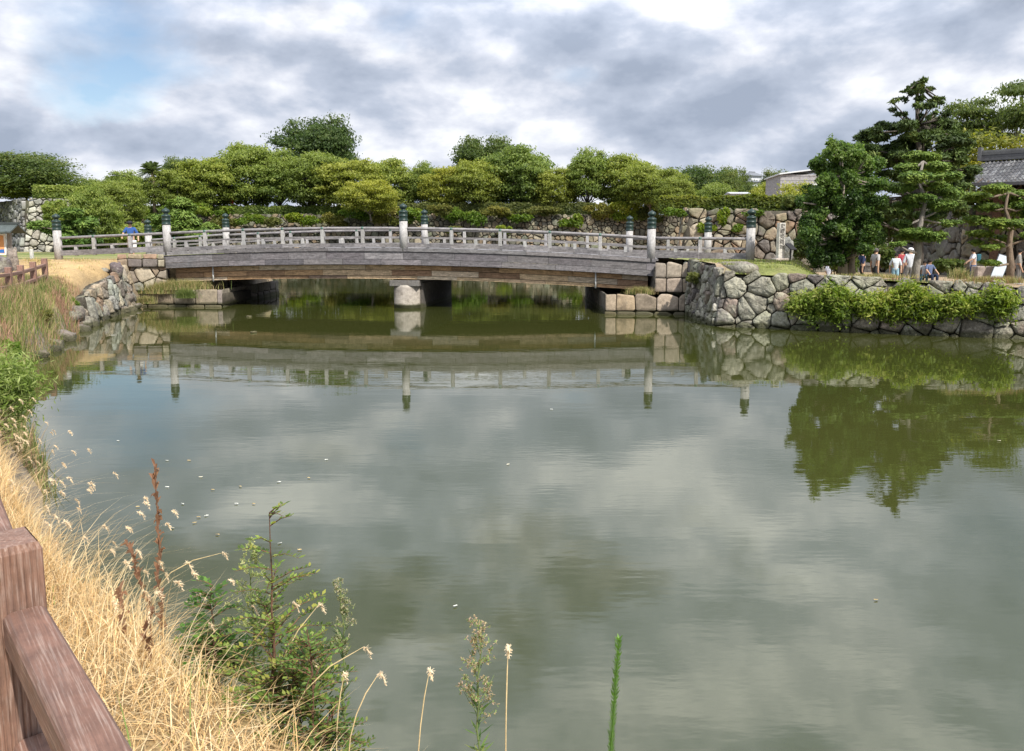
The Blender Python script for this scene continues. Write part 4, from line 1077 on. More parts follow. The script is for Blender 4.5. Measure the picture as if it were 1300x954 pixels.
hedge((-24,126.2),(13,125.2),6.9,8.6,1.6,26000,.3,GH,301,'long low yellow green hedge along the top of the far rampart')
hedge((-66,127.4),(-25,126.3),6.9,8.2,1.6,22000,.3,G_ROW,302,'dark hedge along the left half of the far rampart top')
hedge((10.4,56),(20.2,53.2),4.9,5.9,1.2,16000,.16,[(.04,.07,.012),(.08,.12,.02),(.14,.18,.03),(.22,.24,.05)],303,'clipped bamboo hedge on the brownish wall behind the bridge end')
hedge((-36.5,61.4),(-32.2,61.9),6.1,7.0,1.0,8000,.2,G_ROW,304,'trimmed hedge on the top edge of the left rampart')
# bushes and creepers on the far wall
rs = np.random.RandomState(5)
CRP = [(560,268,26,9),(594,274,30,12),(632,268,22,8),(660,276,16,7),(690,268,26,7),(724,280,18,10),(760,268,24,12),(796,270,26,13),(826,272,20,13),(524,274,22,10),(486,276,24,12),(452,272,28,9),(420,280,20,10),(380,278,26,9),(350,284,18,8),(318,278,20,8),(285,280,20,10),(170,272,20,10),(140,284,14,9),(266,266,26,9),(180,296,16,8),(640,292,10,5),(575,292,12,5)]
CN = ['below the slender pale tree','fourth bush right of the middle post','below the ragged dark tree','under the dark tree edge','below the broad bright tree','drooping low over the stones','under the airy twiggy tree','below the thin crowned tree','beside the brownish wall corner','just right of the middle post','just left of the middle post','below the flat topped olive tree','low under the yellow green tree','under the dome-shaped giant','left of the giant, near the stones','under the tall spreading tree','right of the bright clipped pine','left of the bright clipped pine','behind the man in blue','above the bright clipped pine','low down behind the left railing','small, low behind the right railing','small, low beside the middle post']
for k,(px,py,w,h) in enumerate(CRP):
    Y = 121.6+ (.4 if px<500 else 0); p = at(px,py,Y); s=Y/1000
    shrub('wall_creeper', (p.x,Y-(-.2)+(p.z)*.2-.4,p.z), (w*s,1.0,h*s), 2600, G_BRIGHT if k%2 else GH, .34, 400+k, 'green bush hanging on the far wall, '+CN[k], k=9, stems=False, cat='creeper')
for k,(px,py,w,h,lb) in enumerate([(925,276,10,12,'leafy creeper hanging down the middle of the brownish wall'),(862,268,16,6,'creeper fringe over the left top of the brownish wall'),(960,270,22,6,'creeper fringe along the right top of the brownish wall'),(905,290,12,8,'thin creeper patch above the end railing'),(948,290,14,6,'thin creeper patch over the last bridge post')]):
    p = at(px,py,50.0); s=.05; shrub('wall_creeper',(p.x,50.1+(20-p.x)*.17,p.z),(w*s,.35,h*s),1800,G_BRIGHT,.15,440+k,lb,k=9,stems=False,cat='creeper')
for k,(px,py,Y,w,h,lb) in enumerate([(1063,327,33.5,24,22,'dark bushy shrub beneath the round-crowned tree'),(1022,310,40,18,20,'dark shrub left behind the round-crowned tree'),(1200,338,38,18,9,'low dark clipped bush at the foot of the rampart'),(1115,325,37,14,16,'green shrub between the walking people and rampart'),(1008,262,52,16,14,'shrub closing the hedge end beside the grey hall'),(1135,285,42,30,30,'dense dark shrub mass behind the conifer trunk')]):
    p = at(px,py,Y); s=Y/1000; shrub('shrub',(p.x,Y,p.z),(w*s,.8,h*s),9000,G_DARK,.13,460+k,lb,k=16)
tp = at(1022,262,56); tree('broadleaf_tree', rowm[1], (tp.x+.6,58,1.0), 'olive tree peeking out behind the round-crowned evergreen', sx=.36, sz=(tp.z+1.8-1)/9, rot=.3)

for k,(px,py,Y,w,h,lb) in enumerate([(72,272,57,17,17,'leafy shrub draping the lit face of the left rampart'),(86,300,56,14,26,'bushy shrub between left rampart and the clipped pine'),(152,300,60,34,20,'dark shrubbery behind the man in blue')]):
    p = at(px,py,Y); s=Y/1000; shrub('shrub',(p.x,Y,p.z),(w*s,1.2,h*s),11000,G_ROW,.2,480+k,lb,k=18)
# ---------------------------------------------------------------- grasses
def bank_pt(rs, n, y0, y1, o0, o1, power=1.0):
    idx = [i for i,p in enumerate(ED) if y0 <= p.y <= y1]
    out = np.zeros((n,3)); i = rs.randint(idx[0], idx[-1], n); f = rs.rand(n); o = o0+(o1-o0)*rs.rand(n)**power
    for k in range(n):
        # sample the bank mesh itself
        a = i[k]; off = o[k]; j = 0
        while j < nP-2 and PROF[j+1][0] < off: j += 1
        t = (off-PROF[j][0])/(PROF[j+1][0]-PROF[j][0])
        def v(ii): 
            A_ = BV[ii*nP+j]; B_ = BV[ii*nP+j+1]; return A_*(1-t)+B_*t
        out[k] = v(a)*(1-f[k]) + v(a+1)*f[k]
    return out
BV = np.array([tuple(v.co) for v in bank.data.vertices])
def grass_obj(name, parts, mat='blade'):
    """several blade sets with the same segment count in one mesh"""
    V = np.concatenate([p[0] for p in parts]); C = np.concatenate([p[1] for p in parts])
    o = link(name, quads_mesh(name, V, C, mat, nper=V.shape[1], faces=parts[0][2])); o['kind'] = 'stuff'; return o
def pick(rs, cols, n, a=.2):
    c = np.array(cols)[rs.randint(0,len(cols),n)]; return c*rs.uniform(1-a,1+a,(n,1))
rs = np.random.RandomState(77)
STRAW = [(.72,.52,.27),(.80,.62,.36),(.62,.42,.20),(.82,.67,.42),(.50,.33,.16),(.74,.53,.26)]
parts = []
# matted layer, then standing blades
n = 60000; base = bank_pt(rs, n, .3, 9.5, .0, 4.5, 1.2); base[:,2]-=.02
ang = rs.uniform(0,6.28,n); lean = np.stack([np.cos(ang),np.sin(ang)],1)*rs.uniform(.5,2.2,n)[:,None]
parts.append(blades(rs, base, rs.uniform(.06,.2,n), lean, rs.uniform(.003,.006,n), pick(rs,STRAW,n,.3), 4)[:3])
n = 26000; base = bank_pt(rs, n, .6, 9.5, .12, 3.5, 1.1)
lean = rs.normal(0,.75,(n,2))+np.array([.12,.0]); clump = .6+.6*np.abs(np.sin(base[:,0]*5+np.sin(base[:,1]*4)))
parts.append(blades(rs, base, rs.uniform(.12,.34,n)*clump*np.clip(.45+base[:,1]*.14,.5,1.15), lean, rs.uniform(.003,.005,n), pick(rs,STRAW,n,.25), 4)[:3])
n = 1300; base = bank_pt(rs, n, 2.9, 9.3, .1, .8, 1.0)
lean = np.stack([rs.normal(.40,.4,n), rs.normal(.1,.4,n)],1)
parts.append(blades(rs, base, rs.uniform(.3,.55,n), lean, rs.uniform(.003,.0045,n), pick(rs,STRAW[:4],n,.2), 4)[:3])
n = 2600; base = bank_pt(rs, n, .6, 9.5, .15, 4, 1.0); mk = (np.sin(base[:,0]*2.3+.7)*np.sin(base[:,1]*1.9)>.25); base=base[mk]; n=len(base)
parts.append(blades(rs, base, rs.uniform(.10,.30,n), rs.normal(0,.5,(n,2)), rs.uniform(.004,.008,n), pick(rs,[(.20,.28,.07),(.30,.34,.10),(.24,.16,.09),(.34,.24,.13)],n,.25), 4)[:3])
n = 2600; base = bank_pt(rs, n, .6, 9.5, .1, 4, 1.0); ang = rs.uniform(0,6.28,n)
parts.append(blades(rs, base, rs.uniform(.04,.12,n), np.stack([np.cos(ang),np.sin(ang)],1)*rs.uniform(1,3,n)[:,None], rs.uniform(.008,.014,n), pick(rs,[(.50,.36,.20),(.36,.25,.14),(.60,.48,.30)],n,.3), 4)[:3])
grass_obj('dry_grass', parts)
# foxtails: arching stems with nodding furry heads
def foxtails(rs, base, h, lean):
    V,C,fl,tip = blades(rs, base, h, lean, np.full(len(h),.0055), pick(rs,STRAW[:4],len(h),.15), 4)
    prev = (V[:,6]+V[:,7])/2; d = unit(tip-prev); d2 = unit(d*.55+np.array([0,0,-1.0]))
    HV=[]; HC=[]
    for t,a,b,L in zip(tip,d,d2,rs.uniform(.035,.06,len(h))):
        for k in range(46):
            q = k/46; c = t + (a*(1-q)*.8+b*q)*L*q
            r = rs.normal(size=3); r/=np.linalg.norm(r); w = .0135*math.sin(math.pi*min(1,q*.9+.12))**.5+.002
            s = np.cross(r,b); s/= (np.linalg.norm(s)+1e-6); e=c+r*w+b*.004
            HV.append([c-s*.0022,c+s*.0022,e+s*.0008,e-s*.0008]); HC.append(np.array((.80,.66,.46))*rs.uniform(.75,1.15))
    return V,C,fl,np.array(HV),np.array(HC)
n=120; base = bank_pt(rs, n, 2.9, 7.5, .05, .8); lean = np.stack([rs.normal(.62,.25,n), rs.normal(.1,.3,n)],1)
h = rs.uniform(.35,.62,n)
V,C,fl,HV,HC = foxtails(rs, base, h, lean)
grass_obj('foxtail_grass', [(V,C,fl)])
o = link('foxtail_grass', quads_mesh('foxtail_grass', HV, HC, 'blade')); o['kind']='stuff'
# single foxtails in front of the water (px of the head, distance, lean)
for k,(px,py,Y,ln,hh,lb) in enumerate([(404,768,3.0,.35,.55,'straight foxtail stalk leaning right beside the leafy shrub'),(460,822,2.85,.6,.5,'foxtail stalk bending right, between shrub and pinkish weed'),
      (645,818,2.2,.02,.35,'single plump beige foxtail head over the water'),(545,850,2.5,.1,.4,'short foxtail with small round head low over the water'),(437,855,2.8,.1,.3,'low foxtail head under the straight stalk'),(480,856,2.6,.3,.35,'low foxtail head left of the short round one'),(684,575+88,3.9,.9,.4,'drooping foxtail arching out toward the leafy shrub')]):
    if px==684: px,py=282,702
    p = np.array(at(px,py,Y)); L = np.array([[ln, .1]]); b0 = p - np.array([ln*hh, .1*hh, hh*(1-.35*abs(ln)**.8)])
    # stem continues down to the bank
    rs2 = np.random.RandomState(600+k); V,C,fl,HV,HC = foxtails(rs2, b0[None,:], np.array([hh]), L)
    if px==645: HV = HV + 0; 
    o = empty('foxtail', tuple(b0), label=lb, cat='grass stalk')
    st = link('head', quads_mesh('head', HV-b0, HC, 'blade'), o)
    mb = MB(); ctr = [tuple((V[0,2*q]+V[0,2*q+1])/2-b0) for q in range(4)]+[tuple(V[0,8]-b0)]
    mb.tube([(-.02,-.05,-.9)]+ctr, [.0022]*5+[.001], (.58,.45,.24), 5); mb.build('stem','straw',o)
# tall dry stalks
def stalk(px, py0, py1, Y, wob, lb, r=.006, seed=1, leaves=26, col=(.19,.10,.06)):
    rs2 = random.Random(seed); a = at(px[0],py1,Y); b = at(px[1],py0,Y); o = empty('dry_stalk', tuple(a), label=lb, cat='dead plant')
    d = b-a; mb = MB(); pts=[d*(k/9)+Vector((rs2.uniform(-1,1),rs2.uniform(-1,1),0))*wob*(1 if 0<k<9 else 0) for k in range(10)]
    pts[0] = Vector((0,0,-.35)); mb.tube(pts,[r*(1-.5*k/9) for k in range(10)],col,6); st = mb.build('stem','bark',o)
    mb = MB()
    for k in range(leaves):
        q = rs2.uniform(.15,1.0); i=min(8,int(q*9)); c = pts[i].lerp(pts[i+1], q*9-i); e = c+Vector((rs2.uniform(-1,1)*.028,rs2.uniform(-1,1)*.028,rs2.uniform(-.03,.05)))
        m = c.lerp(e,.5)+Vector((0,0,.012)); s=Vector((.004,.003,.002))*rs2.uniform(.6,1.4); mb.add([c-s,c+s,m+s*1.3,e,m-s*1.3],[(0,1,2,3,4)],jit((.22,.12,.07),.3,rs2))
    mb.build('leaves','blade',o)
stalk((208,197),592,845,3.55,.012,'tallest dark brown dead stalk rising from the dry grass',seed=1,leaves=90)
stalk((196,160),690,790,3.6,.01,'shorter brown dead stalk left of the tallest one',seed=2,leaves=50,r=.005)
stalk((160,150),745,815,3.3,.01,'low brown dead stalk deep in the straw near the fence post',seed=3,leaves=30,r=.005)
stalk((182,190),775,860,3.1,.01,'thin brown dead stalk crossing the base of the tallest one',seed=4,leaves=30,r=.004)
# weeds
def woody(name, px, py0, Y, zb, label, seed, w, nbr, lsz, cols, twist=.03):
    rs2 = np.random.RandomState(seed); top = at(px,py0,Y); o = empty(name,(top.x,Y,zb),label=label,cat='shrub'); H = top.z-zb
    mb = MB(); V=[]; C=[]
    stems = [((0,0),1.0)]+[((rs2.uniform(-.35,.35)*w,rs2.uniform(-.3,.3)*w),rs2.uniform(.35,.6)) for _ in range(4)]
    for (dx,dy),hf in stems:
        pts=[Vector((dx*(k/7)+rs2.uniform(-1,1)*twist*.4, dy*(k/7)+rs2.uniform(-1,1)*twist*.4, H*hf*k/7)) for k in range(8)]
        pts[0]=Vector((dx*.2,dy*.2,-.25))
        mb.tube(pts,[.007*(1-.75*k/7) for k in range(8)],(.13,.07,.045),6)
        for b in range(int(nbr*hf)):
            q = rs2.uniform(.08,1.0); i=min(6,int(q*7)); c=pts[i].lerp(pts[i+1],q*7-i); a=rs2.uniform(0,6.28)
            L = w*.75*(1.05-q**1.3)*rs2.uniform(.5,1.1)+.07; d=Vector((math.cos(a),math.sin(a)*.8,rs2.uniform(.05,.55))).normalized()
            e = c+d*L; m=c.lerp(e,.5)+Vector((0,0,L*.1)); mb.tube([c,m,e],[.0028,.002,.001],(.16,.08,.05),4,cap=False)
            nl=int(L/.0085)
            for k in range(nl):
                t=(k+.5)/nl; p=(c.lerp(m,t*2) if t<.5 else m.lerp(e,t*2-1)); sd=d.cross(Vector((0,0,1))).normalized()*(1 if k%2 else -1)
                ld=(sd+d*.6+Vector((rs2.uniform(-.4,.4),rs2.uniform(-.4,.4),rs2.uniform(.0,.7)))).normalized(); s=lsz*rs2.uniform(.6,1.3)
                nn=ld.cross(Vector((rs2.uniform(-.5,.5),rs2.uniform(-.5,.5),1))).normalized()*s*.26
                V.append([p,p+ld*s*.5+nn,p+ld*s,p+ld*s*.5-nn]); C.append(np.array(cols[rs2.randint(len(cols))])*rs2.uniform(.7,1.25))
    mb.build('stems','bark',o); link('leaves', quads_mesh('leaves',np.array([[tuple(q) for q in v] for v in V]),np.array(C),'leaf'),o)
GL = [(.10,.17,.04),(.14,.24,.05),(.08,.14,.04),(.20,.29,.08),(.25,.28,.07)]
woody('leafy_shrub',342,652,3.05,.95,'tall green shrub with small leaves on level twigs before the water',31,.40,44,.027,GL)
woody('leafy_shrub',392,800,2.85,.85,'low dense green shrub right of the tall one',32,.28,44,.024,GL)
woody('leafy_shrub',268,742,3.45,.9,'thin light green shrub left of the tall one, among dry grass',33,.22,34,.034,[(.10,.22,.03),(.16,.28,.05),(.08,.15,.03)])
def panicle(name, px, py0, Y, zb, label, seed, w, hfl, cols, tuft, nb=34):
    rs2 = np.random.RandomState(seed); top = at(px,py0,Y); o = empty(name,(top.x,Y,zb),label=label,cat='weed'); H=top.z-zb
    mb=MB(); V=[];C=[]; st=[Vector((rs2.uniform(-.01,.01),rs2.uniform(-.01,.01),H*k/8)) for k in range(9)]; st[0]=Vector((0,0,-.3)); mb.tube(st,[.005*(1-.7*k/8) for k in range(9)],(.13,.17,.06),6)
    for b in range(nb):
        q = 1-hfl*rs2.rand(); i=min(7,int(q*8)); c=st[i].lerp(st[i+1],q*8-i); a=rs2.uniform(0,6.28); L=w*(1.08-q)/hfl*rs2.uniform(.5,1)+.015
        e=c+Vector((math.cos(a)*L,math.sin(a)*L,L*.9)); mb.tube([c,c.lerp(e,.5)-Vector((0,0,L*.08)),e],[.0016,.0012,.0008],(.14,.19,.07),4,cap=False)
        for k in range(6):
            p=c.lerp(e,rs2.uniform(.35,1))+Vector(rs2.normal(0,.007,3))
            for m in range(7):
                d=rs2.normal(size=3); d/=np.linalg.norm(d); s=np.cross(d,[.3,.2,1]); s/=np.linalg.norm(s)+1e-6; L2=.009*rs2.uniform(.6,1.3); pp=np.array(p)
                V.append([pp-s*.001,pp+s*.001,pp+d*L2+s*.0028,pp+d*L2-s*.0028]); C.append(np.array(tuft[rs2.randint(len(tuft))])*rs2.uniform(.8,1.15))
    for k in range(60):
        q=rs2.uniform(.1,1-hfl*.6); i=min(7,int(q*8)); c=np.array(st[i].lerp(st[i+1],q*8-i)); a=rs2.uniform(0,6.28); d=np.array([math.cos(a),math.sin(a),.5]); s=np.cross(d,[0,0,1])*.004; L2=rs2.uniform(.03,.06)
        V.append([c,c+d*L2*.5+s,c+d*L2,c+d*L2*.5-s]); C.append(np.array(cols[rs2.randint(len(cols))]))
    mb.build('stem','straw',o); link('flowers', quads_mesh('flowers',np.array(V),np.array(C),'leaf'),o)
panicle('flowering_weed',318,692,3.25,1.0,'pale green flowering weed with feathery plume beside the tall shrub',41,.13,.6,GL,[(.36,.42,.20),(.45,.48,.28),(.25,.33,.12)],46)
panicle('flowering_weed',434,742,2.95,.95,'tan seeding weed standing alone right of the green shrubs',42,.055,.45,GL,[(.55,.45,.28),(.45,.42,.22),(.25,.28,.10)],30)
panicle('flowering_weed',608,792,2.45,1.0,'pinkish seeding weed alone at the lower middle of the water',43,.075,.5,GL,[(.60,.42,.30),(.50,.40,.22),(.28,.36,.12)],34)
def spike():
    Y=2.3; top=at(786,812,Y); zb=1.0; o=empty('green_spike',(top.x,Y,zb),label='thin bright green plant spike standing alone right of the pinkish weed',cat='plant'); H=top.z-zb
    mb=MB(); mb.tube([(-.07,0,-.2),(-.02,0,H*.5),(0,0,H)],[.003,.0025,.0012],(.12,.22,.05),6); mb.build('stem','straw',o)
    rs2=np.random.RandomState(3);V=[];C=[]
    for k in range(420):
        z=H*(.30+.70*k/420); a=k*2.4; q_=rs2.uniform(.7,1.5); d=np.array([math.cos(a),math.sin(a),1.1])*q_; s=np.cross(d,[0,0,1])*.0026; p=np.array([-.02*(1-(z-H*.5)/(H*.5)) if z>H*.5 else -.02-.05*(1-z/(H*.5)),0,z]); V.append([p,p+d*.006+s,p+d*.012,p+d*.006-s]); C.append(np.array((.13,.25,.04))*rs2.uniform(.7,1.3))
    link('leaves',quads_mesh('leaves',np.array(V),np.array(C),'leaf'),o)
spike()
# bright bush at the left edge (px 0-40, y 480-600)
p = at(-4,552,8.1); shrub('edge_bush',(p.x,8.1,1.35),(.34,.8,.5),13000,[(.10,.14,.03),(.20,.27,.05),(.32,.38,.09),(.46,.46,.18)],.034,501,'bright green weedy bush at the left frame edge above the dry grass',aspect=5,k=40,up=.2,cw=.5,shell=(.2,1.6))
# weeds of the farther left bank
WEED = [(.12,.17,.04),(.18,.22,.06),(.30,.27,.12),(.40,.29,.16),(.34,.22,.14),(.10,.14,.04),(.26,.28,.09)]
parts=[]; n=42000; base=bank_pt(rs,n,8.5,30.3,-.5,2.3,.9); m=base[:,1]>26.5; base=base[(base[:,1]<28.6)|(base[:,0]>-15.9-.0*base[:,1])]; n=len(base); m=base[:,1]>26.5; 
patch=.45+.75*np.abs(np.sin(base[:,1]*1.3+base[:,0]*.9)); col=pick(rs,WEED,n,.25)
red=np.array([(.36,.22,.15)]); mm=(np.sin(base[:,1]*1.1+1.2)*np.sin(base[:,0]*1.9)>.15)&(rs.rand(n)<.7); col[mm]=red*rs.uniform(.7,1.3,(mm.sum(),1))
h=rs.uniform(.15,.62,n)*patch; h[m]*=.5; parts.append(blades(rs,base,h,rs.normal(0,.25,(n,2)),rs.uniform(.010,.022,n),col,4)[:3])
grass_obj('bank_weeds',parts)
for k,(px,py,Y,w,h_,cols,lb) in enumerate([(4,446,16.5,16,14,G_BRIGHT,'green weed clump at the left waterline by the frame edge'),(70,388,26,12,20,G_BRIGHT,'upright light green reeds on the left bank under the fence end'),(88,392,27.5,8,15,G_BRIGHT,'small reed tuft right of the upright reeds'),(45,405,22.5,18,14,GH,'yellowish weed clump below the fence')]):
    p=at(px,py,Y); s=Y/1000; shrub('bank_weed_clump',(p.x,Y,p.z),(w*s,.5,h_*s),5000,cols,.07,510+k,lb,aspect=5,k=12,up=.3,stems=False,cat='weeds')
# tufts on the abutments and terrace
def tuft(px,py,Y,w,h,n,cols,seed,lb,dy=.5,hgt=(.2,.5)):
    rs2=np.random.RandomState(seed); p=at(px,py,Y); s=Y/1000
    base=np.stack([rs2.normal(0,w*s*.45,n),rs2.normal(0,dy*.4,n),np.zeros(n)-.03],1); 
    V,C,fl,_=blades(rs2,base,rs2.uniform(*hgt,n)*h,rs2.normal(0,.4,(n,2)),rs2.uniform(.008,.018,n),pick(rs2,cols,n,.25),4)
    o=link('grass_tuft',quads_mesh('grass_tuft',V,C,'blade',nper=V.shape[1],faces=fl)); o.location=p; tag(o,lb,'grass tuft')
AT=[(.20,.24,.07),(.42,.34,.16),(.30,.28,.10),(.13,.18,.05),(.5,.38,.2)]
tuft(232,367,35.8,34,1.3,3000,AT,1,'straw coloured grass tuft growing on the left abutment ledge',.5)
tuft(203,372,35.7,22,1.4,2200,AT,2,'greener grass tuft at the inner corner of the left abutment',.4)
tuft(236,378,35.2,12,1.2,1200,AT[:1]+AT[3:4],3,'dark green tuft hanging over the left abutment face',.2)
tuft(185,385,35.1,12,1.0,900,AT,4,'small tuft at the foot of the left abutment stones',.2)
tuft(812,373,32.5,16,.9,1200,AT,5,'dry grass tuft on the right abutment ledge',.3)
tuft(965,338,29.5,30,.35,3500,[(.22,.27,.06),(.30,.32,.09)],6,'short mown grass strip on top of the wall corner',1.3)
tuft(935,338,31.5,26,.35,2000,[(.24,.28,.07),(.42,.36,.14)],7,'yellowish grass at the foot of the last bridge post',1.0)
tuft(1218,353,25.6,12,1.0,500,AT,8,'dry weeds sprouting on the wall top near the small pine',.3)
tuft(1260,358,24.8,40,.6,2200,[(.22,.24,.07),(.36,.30,.13),(.30,.18,.10)],9,'brownish green turf along the wall top at the right edge',.5)
tuft(1100,352,27.2,60,.45,1800,AT,10,'sparse grass along the wall top between the trunks',.5)
p=at(880,352,30.5); shrub('wall_shrub',(p.x+.05,30.5,p.z),(.35,.7,.28),2600,GH,.07,520,'yellowish weeds on the shaded side of the wall corner',k=9,stems=False,aspect=3)

# short turf on the terrace corner and dry tufts on the sandy bank
n=15000; bx=rs.uniform(7.5,15.5,n); by=27.9-(bx-7)*.43+rs.rand(n)**1.2*6; bz=np.array([rz(a,b) for a,b in zip(bx,by)])
pt=np.sin(bx*2.1+by)*np.cos(by*1.7-bx*.6)>-.45; base=np.stack([bx,by,bz-.01],1)[pt]; n=len(base)
V1=blades(rs,base,rs.uniform(.04,.13,n),rs.normal(0,.5,(n,2)),rs.uniform(.010,.02,n),pick(rs,[(.16,.22,.05),(.24,.28,.07),(.33,.30,.12),(.20,.24,.05)],n,.3),4)[:3]
n=5000; base=bank_pt(rs,n,27,36,.25,5,.8); mk=(np.sin(base[:,0]*3.1)*np.sin(base[:,1]*2.3+1)>.1); base=base[mk]; n=len(base)
V2=blades(rs,base,rs.uniform(.05,.22,n),rs.normal(0,.5,(n,2)),rs.uniform(.010,.02,n),pick(rs,[(.50,.38,.18),(.42,.33,.15),(.30,.30,.10)],n,.3),4)[:3]
grass_obj('turf_grass',[V1,V2])
p=at(934,348,28.3); rock('cap_stone',(p.x,28.55,1.92),(2.0,.9,.62),(.24,.21,.18),91,'long dark flat cap stone at the corner of the rubble wall','stone')
# ---------------------------------------------------------------- floating leaves
rl = random.Random(12)
me0=None
for k in range(26):
    if k < 20: px,py = [(270,622),(300,640),(255,606),(392,607),(232,640),(262,655),(252,657),(247,664),(276,679),(240,585),(305,618),(1112,762),(578,770),(212,585),(1268,560),(355,690),(322,640),(645,590),(700,520),(150,560)][k]
    else: px,py = rl.uniform(150,520), rl.uniform(520,700)
    p = gnd(px,py,.006); s=.019*(p.y/7)**.5
    c = rl.choice([(.60,.55,.42),(.55,.42,.20),(.66,.66,.60),(.40,.30,.14)])
    mb=MB(); n=9; top=[(math.cos(2*math.pi*i/n)*s*(1+.25*rl.random()),math.sin(2*math.pi*i/n)*s*.35,.004+.006*rl.random()) for i in range(n)]
    bot=[(x,y,z-.003) for x,y,z in top]; mb.add(top+bot,[tuple(range(n)),tuple(reversed(range(n,2*n)))]+[(i,n+i,n+(i+1)%n,(i+1)%n) for i in range(n)],c)
    o=mb.build('floating_leaf','plain'); o.location=p; o.rotation_euler=(0,0,rl.uniform(-.7,.7)); tag(o,'small pale dead leaf floating on the dark moat water','leaf',group='leaves floating on the moat')
for k,(px,py,lb) in enumerate([(316,402,'pale floating scrap of debris near the left abutment'),(322,422,'smaller pale debris scrap floating below the other, off the abutment')]):
    p=gnd(px,py,.02); rock('floating_debris',tuple(p),(.28-.08*k,.16,.07),(.42,.34,.20),60+k,lb,'debris')

# ---------------------------------------------------------------- people
def skin(name, V, E, Rr, root, col, parent, sub=2):
    me = bpy.data.meshes.new(name); me.from_pydata(V, E, []); o = bpy.data.objects.new(name, me); COL.objects.link(o)
    md = o.modifiers.new('s','SKIN'); md.use_smooth_shade = True
    if not me.skin_vertices: me.skin_vertices.new()
    for i,r in enumerate(Rr):
        me.skin_vertices[0].data[i].radius = (r,r) if not isinstance(r,tuple) else r
    me.skin_vertices[0].data[root].use_root = True
    sd = o.modifiers.new('b','SUBSURF'); sd.levels = sub; sd.render_levels = sub
    dg = bpy.context.evaluated_depsgraph_get(); m2 = bpy.data.meshes.new_from_object(o.evaluated_get(dg))
    bpy.data.objects.remove(o); bpy.data.meshes.remove(me)
    a = m2.color_attributes.new('Col','FLOAT_COLOR','POINT'); arr=np.ones((len(m2.vertices),4),np.float32); arr[:,:3]=col; a.data.foreach_set('color',arr.ravel())
    m2.materials.clear(); m2.materials.append(MAT['cloth']); m2.name=name
    return link(name, m2, parent)
SKIN=(.50,.32,.22)
def person(loc, rz, label, h=1.62, shirt=(.6,.6,.6), pants=(.05,.05,.06), shorts=False, stride=.12, arms=((.03,.10,-.42),(-.02,-.10,-.42)), hat=None, hair=(.02,.018,.016), seated=False, bag=None, shoes=(.5,.5,.5), bend=0.0, sleeve=.5, skirt=False):
    """facing local -Y; arms: hand offsets from shoulder for right(+x), left(-x)"""
    o = empty('person', loc, rz, label=label, cat='person'); k=h
    hipz = .52 if not seated else .26
    f = -bend
    P=[]; 
    pel=(0,0,hipz*k); spi=(0,f*.25*k,(hipz+.12)*k); che=(0,f*.6*k,(hipz+.25)*k); nec=(0,f*.9*k,(hipz+.33)*k); hb=(0,(f*1.0-.012)*k,(hipz+.375)*k); hm=(0,(f*1.05-.018)*k,(hipz+.41)*k); ht=(0,(f*1.1-.012)*k,(hipz+.455)*k)
    V=[pel,spi,che,nec,hb,hm,ht]; E=[(0,1),(1,2),(2,3),(3,4),(4,5),(5,6)]; Rr=[.075*k,.068*k,.082*k,.033*k,.040*k,.056*k,.036*k]
    up=[0,1,2,3]
    arm_idx=[]
    for s,(ax_,ay_,az_) in zip((1,-1),arms):
        sh=(s*.095*k, che[1], (hipz+.285)*k); hd=(sh[0]+s*abs(ax_)*k if ax_>=0 else sh[0]+ax_*s*-1*k*-1, sh[1]+ay_*k, sh[2]+az_*k)
        el=((sh[0]+hd[0])/2+s*.03*k,(sh[1]+hd[1])/2+.03*k,(sh[2]+hd[2])/2-.01*k)
        b=len(V); V+= [sh,el,hd,(hd[0],hd[1]-.02*k,hd[2]-.045*k)]; E+=[(2,b),(b,b+1),(b+1,b+2),(b+2,b+3)]; Rr+=[.034*k,.025*k,.019*k,.017*k]; arm_idx.append(b)
    leg_idx=[]
    for s,st in ((1,stride),(-1,-stride)):
        hp=(s*.05*k,0,(hipz-.03)*k)
        if seated: kn=(s*.08*k,-.24*k,(hipz+.02)*k); an=(s*.08*k,-.25*k,.04*k)
        else: kn=(s*.052*k,-st*.5*k-.015*k,.28*k); an=(s*.05*k,-st*k+.02*k,.045*k+(.02*k if st<0 else 0))
        ft=(an[0],an[1]-.085*k,.018*k+(0 if st>=0 or seated else .0))
        b=len(V); V+=[hp,kn,an,ft]; E+=[(0,b),(b,b+1),(b+1,b+2),(b+2,b+3)]; Rr+=[.052*k,.034*k,.022*k,.02*k]; leg_idx.append(b)
    skin('body',V,E,Rr,0,SKIN,o)
    # shirt
    g=.012*k; sv=[ (pel[0],pel[1],pel[2]-.055*k),spi,che,(nec[0],nec[1],nec[2]-.012*k)]; se=[(0,1),(1,2),(2,3)]; sr=[.085*k,.082*k,.095*k,.045*k]
    for b in arm_idx:
        a0=Vector(V[b]); a1=Vector(V[b+1]); e=a0.lerp(a1,min(1,sleeve*2)); q=len(sv); sv+=[tuple(a0),tuple(e)]; se+=[(2,q),(q,q+1)]; sr+=[.045*k,.037*k]
        if sleeve>.5: sv.append(tuple(a1.lerp(Vector(V[b+2]),.8))); se.append((q+1,q+2)); sr.append(.03*k)
    skin('shirt',sv,se,sr,0,shirt,o)
    pv=[(0,0,(hipz+.07)*k),(0,0,(hipz-.01)*k)]; pe=[(0,1)]; pr=[.083*k,.086*k]
    for b in leg_idx:
        a0,a1,a2=Vector(V[b]),Vector(V[b+1]),Vector(V[b+2]); q=len(pv); pv+=[tuple(a0),tuple(a0.lerp(a1,.92) if shorts else a1)]; pe+=[(1,q),(q,q+1)]; pr+=[.062*k,.05*k if shorts else .045*k]
        if not shorts: pv.append(tuple(a1.lerp(a2,.93))); pe.append((q+1,q+2)); pr.append(.036*k)
